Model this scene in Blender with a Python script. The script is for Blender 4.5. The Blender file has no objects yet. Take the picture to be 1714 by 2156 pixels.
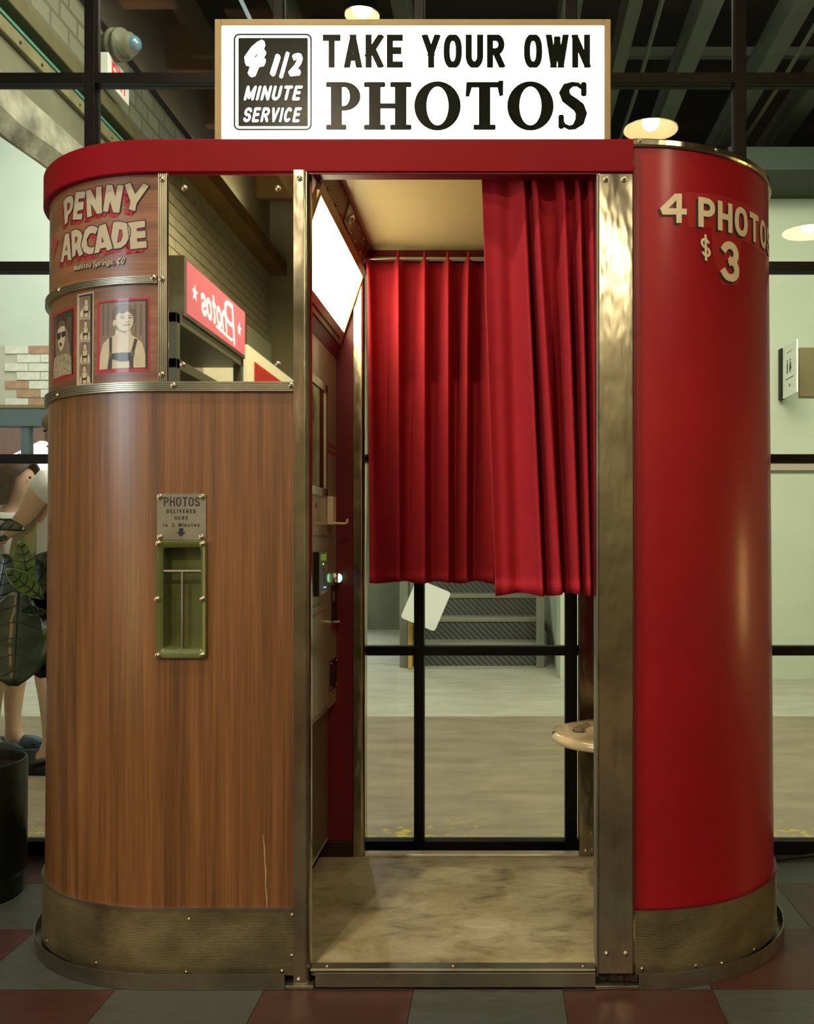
import bpy, bmesh, math, random
from mathutils import Vector, Matrix
from mathutils.geometry import tessellate_polygon
random.seed(7)
sin, cos, pi = math.sin, math.cos, math.pi
SC = bpy.context.scene
COL = SC.collection

# ------------------------------------------------------------------ camera
F_PX, D0, CX, CZ, VX, VY = 2022.0, 1.98, 0.189, 0.9155, 1050.0, 1140.0
cam_d = bpy.data.cameras.new('camera')
cam = bpy.data.objects.new('camera', cam_d)
COL.objects.link(cam)
cam.location = (CX, -D0, CZ)
cam.rotation_euler = (pi / 2, 0, 0)
cam_d.sensor_fit = 'HORIZONTAL'
cam_d.sensor_width = 36.0
cam_d.lens = 36.0 * F_PX / 1714.0
cam_d.shift_x = -(VX - 857.0) / 1714.0
cam_d.shift_y = (VY - 1078.0) / 1714.0
cam_d.clip_start = 0.02
SC.camera = cam

def X(px, Y=0.0): return CX + (px - VX) * (D0 + Y) / F_PX      # measured picture column at depth Y -> metres
def Z(py, Y=0.0): return CZ - (py - VY) * (D0 + Y) / F_PX

# ------------------------------------------------------------------ world, lights, exposure
SC.view_settings.view_transform = 'Standard'
SC.view_settings.look = 'None'
SC.view_settings.gamma = 1.0
SC.view_settings.use_curve_mapping = False
SC.view_settings.exposure = 0.0
SC.cycles.use_denoising = True
SC.cycles.max_bounces = 10
SC.cycles.transparent_max_bounces = 24
SC.cycles.sample_clamp_indirect = 6.0
w = bpy.data.worlds.new('world'); SC.world = w; w.use_nodes = True
w.node_tree.nodes['Background'].inputs[0].default_value = (0.62, 0.75, 0.70, 1)
w.node_tree.nodes['Background'].inputs[1].default_value = 0.6

def light(name, kind, loc, energy, color, size=0.1, size_y=None, aim=None, spread=None):
    d = bpy.data.lights.new(name, kind); d.energy = energy; d.color = color
    if kind == 'AREA':
        d.shape = 'RECTANGLE'; d.size = size; d.size_y = size_y or size
        if spread: d.spread = spread
    else:
        d.shadow_soft_size = size
    o = bpy.data.objects.new(name, d); COL.objects.link(o); o.location = loc
    if aim is not None:
        o.rotation_euler = (Vector(aim) - Vector(loc)).to_track_quat('-Z', 'Y').to_euler()
    return o
WARM = (1.0, 0.85, 0.60)
HALLC = (1.0, 0.95, 0.76)
light('hall_ceiling_light', 'AREA', (0.5, 1.65, 3.5), 120, HALLC, 3.4, 1.1, (0.5, 1.9, 0))
light('hall_far_light', 'AREA', (1.7, 1.55, 3.48), 80, (0.96, 1.0, 0.88), 2.0, 0.8, (2.0, 4.4, 1.6))
light('bay_daylight', 'AREA', (-2.6, 4.4, 4.3), 135, (0.93, 1.0, 0.93), 1.6, 3.0, (-2.7, 6.0, 1.6))
light('street_daylight', 'AREA', (-3.2, 10.5, 5.2), 500, (0.95, 1.0, 1.0), 4.0, 3.0, (-3.2, 9.0, 0.5))

# ------------------------------------------------------------------ materials
def lin(c):
    return tuple(((x / 255.0) / 12.92 if x / 255.0 <= 0.04045 else (((x / 255.0) + 0.055) / 1.055) ** 2.4) for x in c)
class NT:
    def __init__(s, name):
        s.m = bpy.data.materials.new(name); s.m.use_nodes = True
        s.t = s.m.node_tree; s.b = s.t.nodes['Principled BSDF']; s.out = s.t.nodes['Material Output']
    def n(s, typ, **kw):
        nd = s.t.nodes.new(typ)
        for k, v in kw.items():
            if k.startswith('i_'):
                key = k[2:]
                key = int(key) if key.isdigit() else key.replace('_', ' ')
                nd.inputs[key].default_value = v
            else: setattr(nd, k, v)
        return nd
    def l(s, a, b): s.t.links.new(a, b)
    def set(s, **kw):
        for k, v in kw.items(): s.b.inputs[k.replace('_', ' ')].default_value = v
    def coords(s, kind='Object', scale=(1, 1, 1)):
        tc = s.n('ShaderNodeTexCoord'); mp = s.n('ShaderNodeMapping'); mp.inputs['Scale'].default_value = scale
        s.l(tc.outputs[kind], mp.inputs[0]); return mp.outputs[0]
    def noise(s, vec, scale, detail=4, rough=0.55, dist=0.0):
        nd = s.n('ShaderNodeTexNoise'); nd.inputs['Scale'].default_value = scale; nd.inputs['Detail'].default_value = detail
        nd.inputs['Roughness'].default_value = rough; nd.inputs['Distortion'].default_value = dist
        s.l(vec, nd.inputs['Vector']); return nd.outputs['Fac']
    def ramp(s, fac, stops):
        nd = s.n('ShaderNodeValToRGB'); cr = nd.color_ramp
        while len(cr.elements) < len(stops): cr.elements.new(0.5)
        for e, (p, c) in zip(cr.elements, stops): e.position = p; e.color = (*c, 1) if len(c) == 3 else c
        s.l(fac, nd.inputs[0]); return nd.outputs[0]
    def mix(s, fac, a, b, blend='MIX'):
        nd = s.n('ShaderNodeMix', data_type='RGBA', blend_type=blend)
        for i, v in ((0, fac), (6, a), (7, b)):
            if hasattr(v, 'is_linked') or hasattr(v, 'links'): s.l(v, nd.inputs[i])
            else: nd.inputs[i].default_value = (*v, 1) if isinstance(v, tuple) and len(v) == 3 else v
        return nd.outputs[2]
    def bump(s, h, strength=0.3, dist=0.002):
        nd = s.n('ShaderNodeBump'); nd.inputs['Strength'].default_value = strength; nd.inputs['Distance'].default_value = dist
        s.l(h, nd.inputs['Height']); s.l(nd.outputs[0], s.b.inputs['Normal'])
    def color(s, sock): s.l(sock, s.b.inputs['Base Color'])

M = {}
def plain(name, rgb, rough=0.5, metal=0.0, coat=0.0, var=0.0, vscale=8.0, bump=0.0, bscale=40.0, bdist=0.002, emit=None, es=0.0, spec=None):
    t = NT(name); c = lin(rgb)
    t.set(Base_Color=(*c, 1), Roughness=rough, Metallic=metal, Coat_Weight=coat, Coat_Roughness=0.08)
    if spec is not None: t.set(Specular_IOR_Level=spec)
    if var or bump: v = t.coords()
    if var:
        nz = t.noise(v, vscale)
        t.color(t.ramp(nz, [(0.3, tuple(x * (1 - var) for x in c)), (0.7, tuple(min(1, x * (1 + var)) for x in c))]))
    if bump: t.bump(t.noise(v, bscale, 3), bump, bdist)
    if emit:
        t.set(Emission_Color=(*lin(emit), 1), Emission_Strength=es)
    M[name] = t.m
    return t.m

def wood(name, horiz=False, dark=(90, 57, 28), mid=(124, 81, 42), lite=(148, 102, 58)):
    t = NT(name)
    sc = (5.0, 320.0, 1) if horiz else (320.0, 4.0, 1)
    sc2 = (1.2, 40.0, 1) if horiz else (40.0, 0.9, 1)
    v = t.coords('UV', sc); v2 = t.coords('UV', sc2)
    a = t.noise(v, 1.0, 5, 0.6); b = t.noise(v2, 1.0, 4, 0.55, 0.7)
    broad = t.ramp(b, [(0.28, lin(dark)), (0.5, lin(mid)), (0.74, lin(lite))])
    fine = t.ramp(a, [(0.35, (0.55, 0.5, 0.45)), (0.6, (1, 1, 1))])
    t.color(t.mix(0.75, broad, fine, 'MULTIPLY'))
    t.set(Roughness=0.42, Coat_Weight=0.55, Coat_Roughness=0.30)
    t.bump(a, 0.06, 0.001)
    M[name] = t.m
wood('wood_vertical')
wood('wood_horizontal', True, (96, 58, 34), (132, 84, 50), (150, 100, 64))

def red_paint(name, rgb, rough, coat, bscale=300, bs=0.12):
    t = NT(name); v = t.coords()
    c = lin(rgb); nz = t.noise(v, 2.2, 4)
    t.color(t.ramp(nz, [(0.3, tuple(x * 0.82 for x in c)), (0.7, tuple(x * 1.1 for x in c))]))
    t.set(Roughness=rough, Coat_Weight=coat, Coat_Roughness=0.22, Specular_IOR_Level=0.3 if coat else 0.12)
    t.bump(t.noise(v, bscale, 2), bs, 0.0012)
    M[name] = t.m
red_paint('red_panel', (150, 10, 24), 0.42, 0.40, 200, 0.18)
red_paint('red_header', (124, 4, 18), 0.5, 0.0, 90, 0.08)
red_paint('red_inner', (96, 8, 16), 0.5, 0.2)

def metal(name, rgb, rough, dent=0.0, dscale=7.0, stain=0.0, fine=0.0):
    t = NT(name); v = t.coords(); c = lin(rgb)
    t.set(Metallic=1.0, Roughness=rough, Base_Color=(*c, 1))
    nz = t.noise(v, 5.0, 5, 0.6, 0.6)
    if stain: t.color(t.ramp(nz, [(0.34, tuple(x * (1 - stain) for x in c)), (0.62, c)]))
    rr = t.n('ShaderNodeMapRange'); rr.inputs[3].default_value = rough * 0.7; rr.inputs[4].default_value = rough * 1.6
    t.l(nz, rr.inputs[0]); t.l(rr.outputs[0], t.b.inputs['Roughness'])
    if dent:
        v2 = t.coords('Object', (1, 1, 0.35))
        t.bump(t.noise(v2, dscale, 3, 0.5), dent, 0.02)
    M[name] = t.m
metal('brass_steel', (186, 179, 154), 0.17, 0.26, 12.0, 0.4)
metal('trim_alu', (192, 188, 166), 0.30, 0.0, stain=0.25)
metal('rib_alu', (200, 190, 156), 0.42, 0.03, 8.0, 0.35)
metal('dull_steel', (158, 154, 136), 0.38, 0.06, 9.0, 0.35)
metal('chrome', (215, 212, 200), 0.10)
metal('screw_metal', (196, 184, 156), 0.24)
metal('plate_brushed', (168, 166, 150), 0.32, 0.0, stain=0.12)
metal('mirror_glass', (205, 206, 184), 0.012)
metal('dark_mirror', (150, 146, 116), 0.03)
plain('slot_dark', (24, 18, 12), 0.7)
plain('ink_black', (16, 18, 14), 0.5)
plain('sign_ink', (9, 14, 8), 0.25, spec=0.08)
plain('sign_frame', (150, 128, 82), 0.5, var=0.12)
plain('cream_ink', (176, 164, 138), 0.5, coat=0.35)
plain('letter_cream', (226, 214, 176), 0.5, var=0.05, vscale=60)
plain('letter_shadow', (48, 36, 22), 0.6)
plain('board_red', (150, 20, 26), 0.5)
plain('red_ink', (160, 22, 30), 0.5, coat=0.35)
plain('outline_ink', (30, 16, 12), 0.5, coat=0.3)
plain('sepia_dark', (48, 38, 30), 0.5, coat=0.35)
plain('sepia_mid', (120, 100, 84), 0.5, coat=0.35, var=0.12, vscale=20)
plain('sepia_hair', (92, 76, 58), 0.5, coat=0.35, var=0.25, vscale=60)
plain('sepia_lite', (188, 176, 146), 0.5, coat=0.35, var=0.06, vscale=40)
plain('sepia_floral', (150, 138, 112), 0.5, coat=0.35, var=0.5, vscale=160)
plain('green_enamel', (90, 98, 52), 0.32, coat=0.4, var=0.1, vscale=20)
plain('cream_panel', (150, 138, 98), 0.28, coat=0.4, var=0.08, vscale=5)
plain('machine_green', (112, 112, 72), 0.24, coat=0.4, var=0.1, vscale=5)
plain('ceiling_cream', (196, 180, 134), 0.40, coat=0.15, var=0.03)
plain('light_frame', (164, 136, 92), 0.36, metal=0.35, var=0.12)
plain('fabric_red', (160, 8, 32), 0.85, var=0.06, vscale=30, bump=0.08, bscale=900, bdist=0.0005)
M['fabric_red'].node_tree.nodes['Principled BSDF'].inputs['Sheen Weight'].default_value = 0.0
plain('black_metal', (10, 8, 7), 0.5, var=0.1, spec=0.2)
plain('warm_lit_metal', (22, 18, 9), 0.6, spec=0.15)  # black frames on the right, warm light put into the colour
plain('plastic_white', (206, 186, 150), 0.4)
plain('plastic_black', (22, 16, 18), 0.35)
plain('maroon_plate', (34, 8, 12), 0.35)
plain('seat_cream', (196, 168, 116), 0.16, coat=0.6, var=0.05, vscale=10)
plain('seat_print', (66, 38, 24), 0.5)
plain('rot_wood', (46, 32, 18), 0.9, var=0.5, vscale=60, bump=0.8, bscale=60, bdist=0.01)
plain('rubber_dark', (14, 12, 11), 0.6)
plain('threshold_white', (216, 210, 186), 0.3, metal=0.3, var=0.1, vscale=30)
plain('pot_green', (22, 26, 16), 0.42, var=0.15)
plain('soil', (44, 32, 24), 0.95, var=0.5, vscale=60, bump=1.0, bscale=80, bdist=0.01)
plain('leaf_shaded', (26, 42, 16), 0.38, coat=0.2, var=0.3, vscale=14)  # backlit leaves: their shade is put into this darker green
plain('leaf_lite', (66, 88, 40), 0.38, coat=0.2, var=0.25, vscale=14)
plain('stem_brown', (58, 44, 28), 0.8)
plain('vein_green', (20, 34, 14), 0.6)
plain('skin_tone', (206, 168, 140), 0.55)
plain('hair_brown', (84, 66, 46), 0.6, var=0.35, vscale=40)
plain('hair_blond', (148, 112, 66), 0.6, var=0.3, vscale=40)
plain('cloth_white', (224, 228, 226), 0.85, var=0.04)
plain('cloth_grey', (120, 124, 128), 0.85)
plain('bag_tan', (176, 168, 126), 0.8, var=0.06)
plain('clog_blue', (40, 66, 82), 0.55)
plain('badge_yellow', (200, 170, 110), 0.5)
plain('badge_pink', (190, 160, 160), 0.5)
plain('eye_dark', (30, 22, 18), 0.4)
plain('lip', (170, 108, 92), 0.5)
plain('plaster_white', (206, 212, 198), 0.9, var=0.05, vscale=1.6, bump=0.15, bscale=8)
plain('plaster_hall', (196, 204, 176), 0.85, var=0.05, vscale=1.2)
plain('blue_grey', (82, 100, 106), 0.5, var=0.08)
plain('brown_board', (128, 116, 74), 0.6)
plain('timber_grey', (150, 150, 132), 0.9, var=0.6, vscale=7, bump=0.4, bscale=14, bdist=0.02)
plain('concrete_beam', (112, 114, 92), 0.9, var=0.2, vscale=3)
plain('rivet_steel', (120, 116, 82), 0.7, var=0.25, vscale=10)
plain('teal_paint', (70, 128, 108), 0.6)
plain('beam_dark_green', (46, 58, 38), 0.7)
plain('beam_board', (88, 84, 54), 0.8, var=0.2, vscale=5)
plain('ceiling_dark', (20, 22, 18), 0.9)
plain('beam_grey', (64, 70, 55), 0.8, var=0.15, vscale=4)
plain('steel_step', (78, 84, 76), 0.5, metal=0.4, var=0.15)
plain('step_nose', (130, 132, 112), 0.5)
plain('yellow_paint', (190, 150, 60), 0.6)
plain('sign_white', (236, 240, 230), 0.5)
plain('grey_fixture', (120, 126, 108), 0.5, var=0.1)
plain('lens_blue', (90, 130, 150), 0.15, coat=0.5)
plain('brick_white', (224, 220, 204), 0.9, var=0.12, vscale=16, bump=0.5, bscale=60, bdist=0.006)
plain('brick_bare', (178, 140, 112), 0.9, var=0.2, vscale=16)
plain('mortar', (196, 190, 172), 0.95)
plain('brick_room', (168, 164, 144), 0.9, var=0.1, vscale=9, bump=0.4, bscale=50, bdist=0.006)
plain('mortar_room', (140, 134, 110), 0.95)
plain('room_wall', (164, 159, 138), 0.9, var=0.06, vscale=2)
plain('room_ceiling', (122, 94, 58), 0.8, var=0.15, vscale=3)
plain('room_timber', (120, 92, 54), 0.8, var=0.2, vscale=4)
plain('machine_grey', (112, 114, 102), 0.5)
plain('machine_dark', (26, 30, 26), 0.3)
plain('lamp_shade', (40, 40, 34), 0.4)
plain('lamp_inner', (240, 230, 205), 0.5, emit=(255, 226, 160), es=9.0)
plain('red_brick_far', (150, 104, 92), 0.9, var=0.12)
plain('street_grey', (150, 152, 148), 0.9)
plain('scratch', (176, 150, 110), 0.8)
def emissive(name, rgb, strength):
    t = NT(name); t.set(Base_Color=(*lin(rgb), 1), Roughness=0.5, Emission_Color=(*lin(rgb), 1), Emission_Strength=strength); M[name] = t.m
emissive('sign_glow', (255, 253, 238), 2.6)
emissive('booth_glow', (255, 244, 196), 11.0)
emissive('pink_glow', (222, 112, 134), 0.8)
emissive('white_glow', (255, 250, 235), 2.2)
emissive('exit_red', (235, 40, 52), 1.1)
emissive('led_green', (150, 255, 190), 2.5)
emissive('led_lime', (120, 150, 30), 0.35)
emissive('led_yellow', (230, 240, 90), 1.2)
emissive('led_blue', (90, 150, 255), 2.5)
emissive('bulb', (255, 226, 170), 30.0)
emissive('warm_fill_glow', (255, 204, 126), 10.0)  # glow of the added boxes that give the booth warm sheen
emissive('day_pane', (220, 240, 250), 15.0)
emissive('red_sign_face', (190, 40, 36), 0.5)
emissive('cream_sign_face', (240, 232, 200), 0.7)

def glass_mat():
    t = NT('pane_glass'); t.t.nodes.remove(t.b)
    fr = t.n('ShaderNodeFresnel'); fr.inputs[0].default_value = 1.5
    tr = t.n('ShaderNodeBsdfTransparent'); tr.inputs[0].default_value = (0.965, 0.972, 0.955, 1)
    gl = t.n('ShaderNodeBsdfGlossy'); gl.inputs['Roughness'].default_value = 0.0
    mx = t.n('ShaderNodeMixShader'); t.l(fr.outputs[0], mx.inputs[0]); t.l(tr.outputs[0], mx.inputs[1]); t.l(gl.outputs[0], mx.inputs[2])
    t.l(mx.outputs[0], t.out.inputs[0]); M['pane_glass'] = t.m
glass_mat()

def vinyl_tile(name, rgb, rgb2):
    t = NT(name); oi = t.n('ShaderNodeObjectInfo'); tc = t.n('ShaderNodeTexCoord')
    add = t.n('ShaderNodeVectorMath', operation='ADD'); mul = t.n('ShaderNodeVectorMath', operation='SCALE')
    t.l(oi.outputs['Location'], mul.inputs[0]); mul.inputs['Scale'].default_value = 3.7
    t.l(tc.outputs['Object'], add.inputs[0]); t.l(mul.outputs[0], add.inputs[1])
    mp = t.n('ShaderNodeMapping'); mp.inputs['Scale'].default_value = (1, 3, 1); t.l(add.outputs[0], mp.inputs[0])
    a = t.noise(mp.outputs[0], 18, 6, 0.7, 0.8); b = t.noise(add.outputs[0], 90, 3, 0.6)
    c = t.ramp(a, [(0.32, lin(rgb)), (0.7, lin(rgb2))])
    sp = t.ramp(b, [(0.70, (0, 0, 0)), (0.76, (1, 1, 1))])
    t.color(t.mix(sp, c, tuple(min(1, x * 1.9) for x in lin(rgb2))))
    t.set(Roughness=0.5, Coat_Weight=0.08, Coat_Roughness=0.3)
    M[name] = t.m
vinyl_tile('tile_red', (56, 28, 22), (72, 38, 29))
vinyl_tile('tile_grey', (56, 62, 58), (74, 78, 70))

def linoleum():
    t = NT('booth_lino'); v = t.coords('Object', (1, 1.6, 1))
    a = t.noise(v, 9, 8, 0.72, 0.6); b = t.noise(v, 3.2, 4, 0.5)
    c1 = t.ramp(a, [(0.30, lin((110, 99, 74))), (0.48, lin((174, 163, 128))), (0.72, lin((206, 199, 168)))])
    c2 = t.ramp(b, [(0.36, (0.62, 0.56, 0.46)), (0.62, (1, 1, 1))])
    t.color(t.mix(0.8, c1, c2, 'MULTIPLY')); t.set(Roughness=0.38, Coat_Weight=0.2, Coat_Roughness=0.3)
    M['booth_lino'] = t.m
linoleum()

def concrete_floor(name, dark, lite, yellow=False):
    t = NT(name); v = t.coords('Object', (0.6, 1.6, 1))
    a = t.noise(v, 5, 8, 0.68, 0.3)
    c = t.ramp(a, [(0.3, lin(dark)), (0.72, lin(lite))])
    if yellow:
        v2 = t.coords('Object', (1, 1.3, 1)); y = t.noise(v2, 22, 7, 0.75); y2 = t.noise(v2, 5, 3)
        sx = t.n('ShaderNodeSeparateXYZ'); tc = t.n('ShaderNodeTexCoord'); t.l(tc.outputs['Object'], sx.inputs[0])
        band = t.n('ShaderNodeMapRange'); band.inputs[1].default_value = 0.9; band.inputs[2].default_value = 1.5
        band.inputs[3].default_value = 0.10; band.inputs[4].default_value = -0.12; t.l(sx.outputs[1], band.inputs[0])
        ad = t.n('ShaderNodeMath', operation='ADD'); t.l(y, ad.inputs[0]); t.l(band.outputs[0], ad.inputs[1])
        ad2 = t.n('ShaderNodeMath', operation='MULTIPLY'); t.l(ad.outputs[0], ad2.inputs[0])
        r2 = t.n('ShaderNodeMapRange'); r2.inputs[1].default_value = .3; r2.inputs[2].default_value = .7; r2.inputs[3].default_value = .85; r2.inputs[4].default_value = 1.15
        t.l(y2, r2.inputs[0]); t.l(r2.outputs[0], ad2.inputs[1])
        msk = t.ramp(ad2.outputs[0], [(0.635, (0, 0, 0)), (0.65, (1, 1, 1))])
        c = t.mix(msk, c, lin((184, 164, 62)))
    t.color(c); t.set(Roughness=0.45, Specular_IOR_Level=0.4)
    M[name] = t.m
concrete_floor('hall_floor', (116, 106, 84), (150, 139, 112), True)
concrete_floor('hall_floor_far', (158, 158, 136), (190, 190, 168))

def brick_tex(name, c1, c2, mort, scale=8.0):
    t = NT(name); tc = t.n('ShaderNodeTexCoord'); sx = t.n('ShaderNodeSeparateXYZ'); cb = t.n('ShaderNodeCombineXYZ')
    t.l(tc.outputs['Object'], sx.inputs[0]); t.l(sx.outputs[1], cb.inputs[0]); t.l(sx.outputs[2], cb.inputs[1])
    b = t.n('ShaderNodeTexBrick'); b.inputs['Scale'].default_value = scale
    for k, v in (('Color1', c1), ('Color2', c2), ('Mortar', mort)): b.inputs[k].default_value = (*lin(v), 1)
    b.inputs['Mortar Size'].default_value = 0.03
    t.l(cb.outputs[0], b.inputs['Vector']); t.color(b.outputs[0]); t.set(Roughness=0.9); M[name] = t.m
brick_tex('brick_upper', (118, 120, 100), (130, 130, 108), (98, 98, 80), 3.0)

# ------------------------------------------------------------------ mesh helpers
class MB:
    def __init__(s): s.v = []; s.f = []; s.m = []; s.uv = []; s.sm = []
    def add(s, verts, faces, mat=0, uvs=None, smooth=False):
        o = len(s.v); s.v += [tuple(p) for p in verts]
        for i, fc in enumerate(faces):
            s.f.append([o + k for k in fc]); s.m.append(mat); s.sm.append(smooth)
            s.uv.append([uvs[k] for k in fc] if uvs else None)
        return s
    def box(s, x0, x1, y0, y1, z0, z1, mat=0):
        v = [(x, y, z) for x in (x0, x1) for y in (y0, y1) for z in (z0, z1)]
        return s.add(v, [(0, 1, 3, 2), (4, 6, 7, 5), (0, 4, 5, 1), (2, 3, 7, 6), (0, 2, 6, 4), (1, 5, 7, 3)], mat)
    def prism(s, poly, axis, a, b, mat=0, smooth=False):
        def P(p, q):
            return {'x': (q, p[0], p[1]), 'y': (p[0], q, p[1]), 'z': (p[0], p[1], q)}[axis]
        n = len(poly); v = [P(p, a) for p in poly] + [P(p, b) for p in poly]
        s.add(v, [(i, (i + 1) % n, n + (i + 1) % n, n + i) for i in range(n)], mat, smooth=smooth)
        for base in (0, n):
            tris = tessellate_polygon([[Vector((p[0], p[1], 0)) for p in poly]])
            s.add(v, [tuple(base + k for k in t) for t in tris], mat)
        return s
    def lathe(s, prof, mtx=None, seg=24, mat=0, smooth=True, cap=False):
        mtx = mtx or Matrix.Identity(4); v = []
        for r, z in prof:
            for k in range(seg):
                a = 2 * pi * k / seg; v.append(mtx @ Vector((r * cos(a), r * sin(a), z)))
        f = [(i * seg + k, i * seg + (k + 1) % seg, (i + 1) * seg + (k + 1) % seg, (i + 1) * seg + k) for i in range(len(prof) - 1) for k in range(seg)]
        s.add(v, f, mat, smooth=smooth)
        if cap:
            n = len(prof) - 1
            s.add(v, [tuple(range(seg)), tuple(n * seg + k for k in range(seg))], mat)
        return s
    def tube(s, pts, r, seg=10, mat=0, caps=True, radii=None):
        pts = [Vector(p) for p in pts]; n = len(pts); v = []
        up = Vector((0, 0, 1)); prev = None
        for i, p in enumerate(pts):
            t = (pts[min(i + 1, n - 1)] - pts[max(i - 1, 0)]).normalized()
            a = prev if prev else (t.cross(up) if abs(t.dot(up)) < 0.9 else t.cross(Vector((1, 0, 0))))
            a = (a - t * a.dot(t)).normalized(); prev = a; b = t.cross(a)
            rr = radii[i] if radii else r
            for k in range(seg):
                q = 2 * pi * k / seg; v.append(p + a * (rr * cos(q)) + b * (rr * sin(q)))
        f = [(i * seg + k, i * seg + (k + 1) % seg, (i + 1) * seg + (k + 1) % seg, (i + 1) * seg + k) for i in range(n - 1) for k in range(seg)]
        s.add(v, f, mat, smooth=True)
        if caps: s.add(v, [tuple(range(seg)), tuple((n - 1) * seg + k for k in range(seg))], mat)
        return s
    def grid(s, P, mat=0, smooth=True, uvs=None):
        r, c = len(P), len(P[0]); v = [q for row in P for q in row]
        u = [q for row in uvs for q in row] if uvs else None
        return s.add(v, [(i * c + j, i * c + j + 1, (i + 1) * c + j + 1, (i + 1) * c + j) for i in range(r - 1) for j in range(c - 1)], mat, u, smooth)
    def ball(s, c, rx, ry=None, rz=None, seg=14, rings=9, mat=0):
        ry = ry or rx; rz = rz or rx
        P = [[(c[0] + rx * sin(pi * i / rings) * cos(2 * pi * j / seg), c[1] + ry * sin(pi * i / rings) * sin(2 * pi * j / seg), c[2] + rz * cos(pi * i / rings)) for j in range(seg + 1)] for i in range(rings + 1)]
        return s.grid(P, mat)
    def build(s, name, mats, parent=None, bevel=0, sub=0, solid=0, local=False, weld=False, bseg=2):
        me = bpy.data.meshes.new(name); me.from_pydata(s.v, [], s.f)
        for mm in (mats if isinstance(mats, (list, tuple)) else [mats]): me.materials.append(M[mm])
        for p, mi, sm in zip(me.polygons, s.m, s.sm): p.material_index = mi; p.use_smooth = sm
        if any(s.uv):
            ul = me.uv_layers.new(name='UVMap')
            for p, uu in zip(me.polygons, s.uv):
                for li, k in zip(p.loop_indices, range(len(p.vertices))): ul.data[li].uv = uu[k] if uu else (0, 0)
        me.update()
        bm = bmesh.new(); bm.from_mesh(me)
        if weld: bmesh.ops.remove_doubles(bm, verts=bm.verts, dist=1e-5)
        bmesh.ops.recalc_face_normals(bm, faces=bm.faces); bm.to_mesh(me); bm.free()
        return link(me, name, parent, bevel, sub, solid, local, bseg)
def link(me, name, parent=None, bevel=0, sub=0, solid=0, local=False, bseg=2):
    o = bpy.data.objects.new(name, me); COL.objects.link(o)
    if parent is not None:
        o.parent = parent
        if not local: o.matrix_parent_inverse = Matrix.Translation(-world_loc(parent))
    if bevel:
        md = o.modifiers.new('bevel', 'BEVEL'); md.width = bevel; md.segments = bseg; md.limit_method = 'ANGLE'; md.angle_limit = 0.6
    if sub:
        md = o.modifiers.new('sub', 'SUBSURF'); md.levels = sub; md.render_levels = sub
    if solid:
        md = o.modifiers.new('solid', 'SOLIDIFY'); md.thickness = solid
    return o
def world_loc(o):
    p = Vector((0, 0, 0))
    while o is not None:
        if o.get('_w') is not None: return Vector(o['_w'])
        return p
    return p
def thing(name, loc, label=None, cat=None, group=None, kind=None):
    o = bpy.data.objects.new(name, None); COL.objects.link(o); o.location = loc; o.empty_display_size = 0.1
    o['_w'] = list(loc); tag(o, label, cat, group, kind); return o
def tag(o, label=None, cat=None, group=None, kind=None):
    if label: o['label'] = label
    if cat: o['category'] = cat
    if group: o['group'] = group
    if kind: o['kind'] = kind
    return o
def box_obj(name, b, mat, parent=None, bevel=0.0, **kw):
    return MB().box(*b).build(name, mat, parent, bevel=bevel, **kw)

# ------------------------------------------------------------------ booth plan: a stadium with round ends
CLX, CRX, RR, TAP = -0.513, 0.479, 0.36, 0.0085
def pt(side, k, val, off, z):
    if k == 's': return (val, -off)
    if k == 'b': return (val, 2 * RR + off)
    rx = RR + TAP * (0.95 - z) + off; ry = RR + off
    c, sg = (CLX, -1) if side == 'L' else (CRX, 1)
    return (c + sg * rx * sin(val), RR - ry * cos(val))
def path(side, x0, t1=pi, n=44, back=None, extra=()):
    c = CLX if side == 'L' else CRX
    xs = sorted([x0, *extra], reverse=(side == 'L'))
    pr = [('s', x) for x in xs] + [('a', t1 * i / n) for i in range(n + 1)]
    if back is not None: pr.append(('b', back))
    return pr
def plen(side, pr):
    out = [0.0]; last = pt(side, *pr[0], 0, 0.95)
    for q in pr[1:]:
        p = pt(side, *q, 0, 0.95); out.append(out[-1] + math.dist(p, last)); last = p
    return out
def sweep(mb, side, pr, sec, mat=0, closed=True, smooth=True, caps=True):
    L = plen(side, pr); P = []; n = len(sec)
    for q in pr: P.append([(*pt(side, *q, off, z), z) for off, z in sec])
    m = n if closed else n - 1
    o = []
    for i in range(len(pr) - 1):
        for j in range(m):
            k = (j + 1) % n
            mb.add([P[i][j], P[i + 1][j], P[i + 1][k], P[i][k]], [(0, 1, 2, 3)], mat,
                   [(L[i], sec[j][1]), (L[i + 1], sec[j][1]), (L[i + 1], sec[k][1]), (L[i], sec[k][1])], False)
    if closed and caps:
        tris = tessellate_polygon([[Vector((a, b, 0)) for a, b in sec]])
        for e in (P[0], P[-1]): mb.add(e, [tuple(t) for t in tris], mat)
    return mb
def shade(o, ang=0.5):
    for p in o.data.polygons: p.use_smooth = True
    bm = bmesh.new(); bm.from_mesh(o.data); bmesh.ops.remove_doubles(bm, verts=bm.verts, dist=1e-6)
    for e in bm.edges:
        if len(e.link_faces) == 2 and e.calc_face_angle(0) > ang: e.smooth = False
    bm.to_mesh(o.data); bm.free(); return o
def mapside(side):
    c, sg = (CLX, -1) if side == 'L' else (CRX, 1)
    def f(u, v, off):
        s = u * sg
        if s <= 0: return (c + u, -off, v)
        x, y = pt(side, 'a', s / RR, off, v); return (x, y, v)
    return f
mapL, mapR = mapside('L'), mapside('R')
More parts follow.
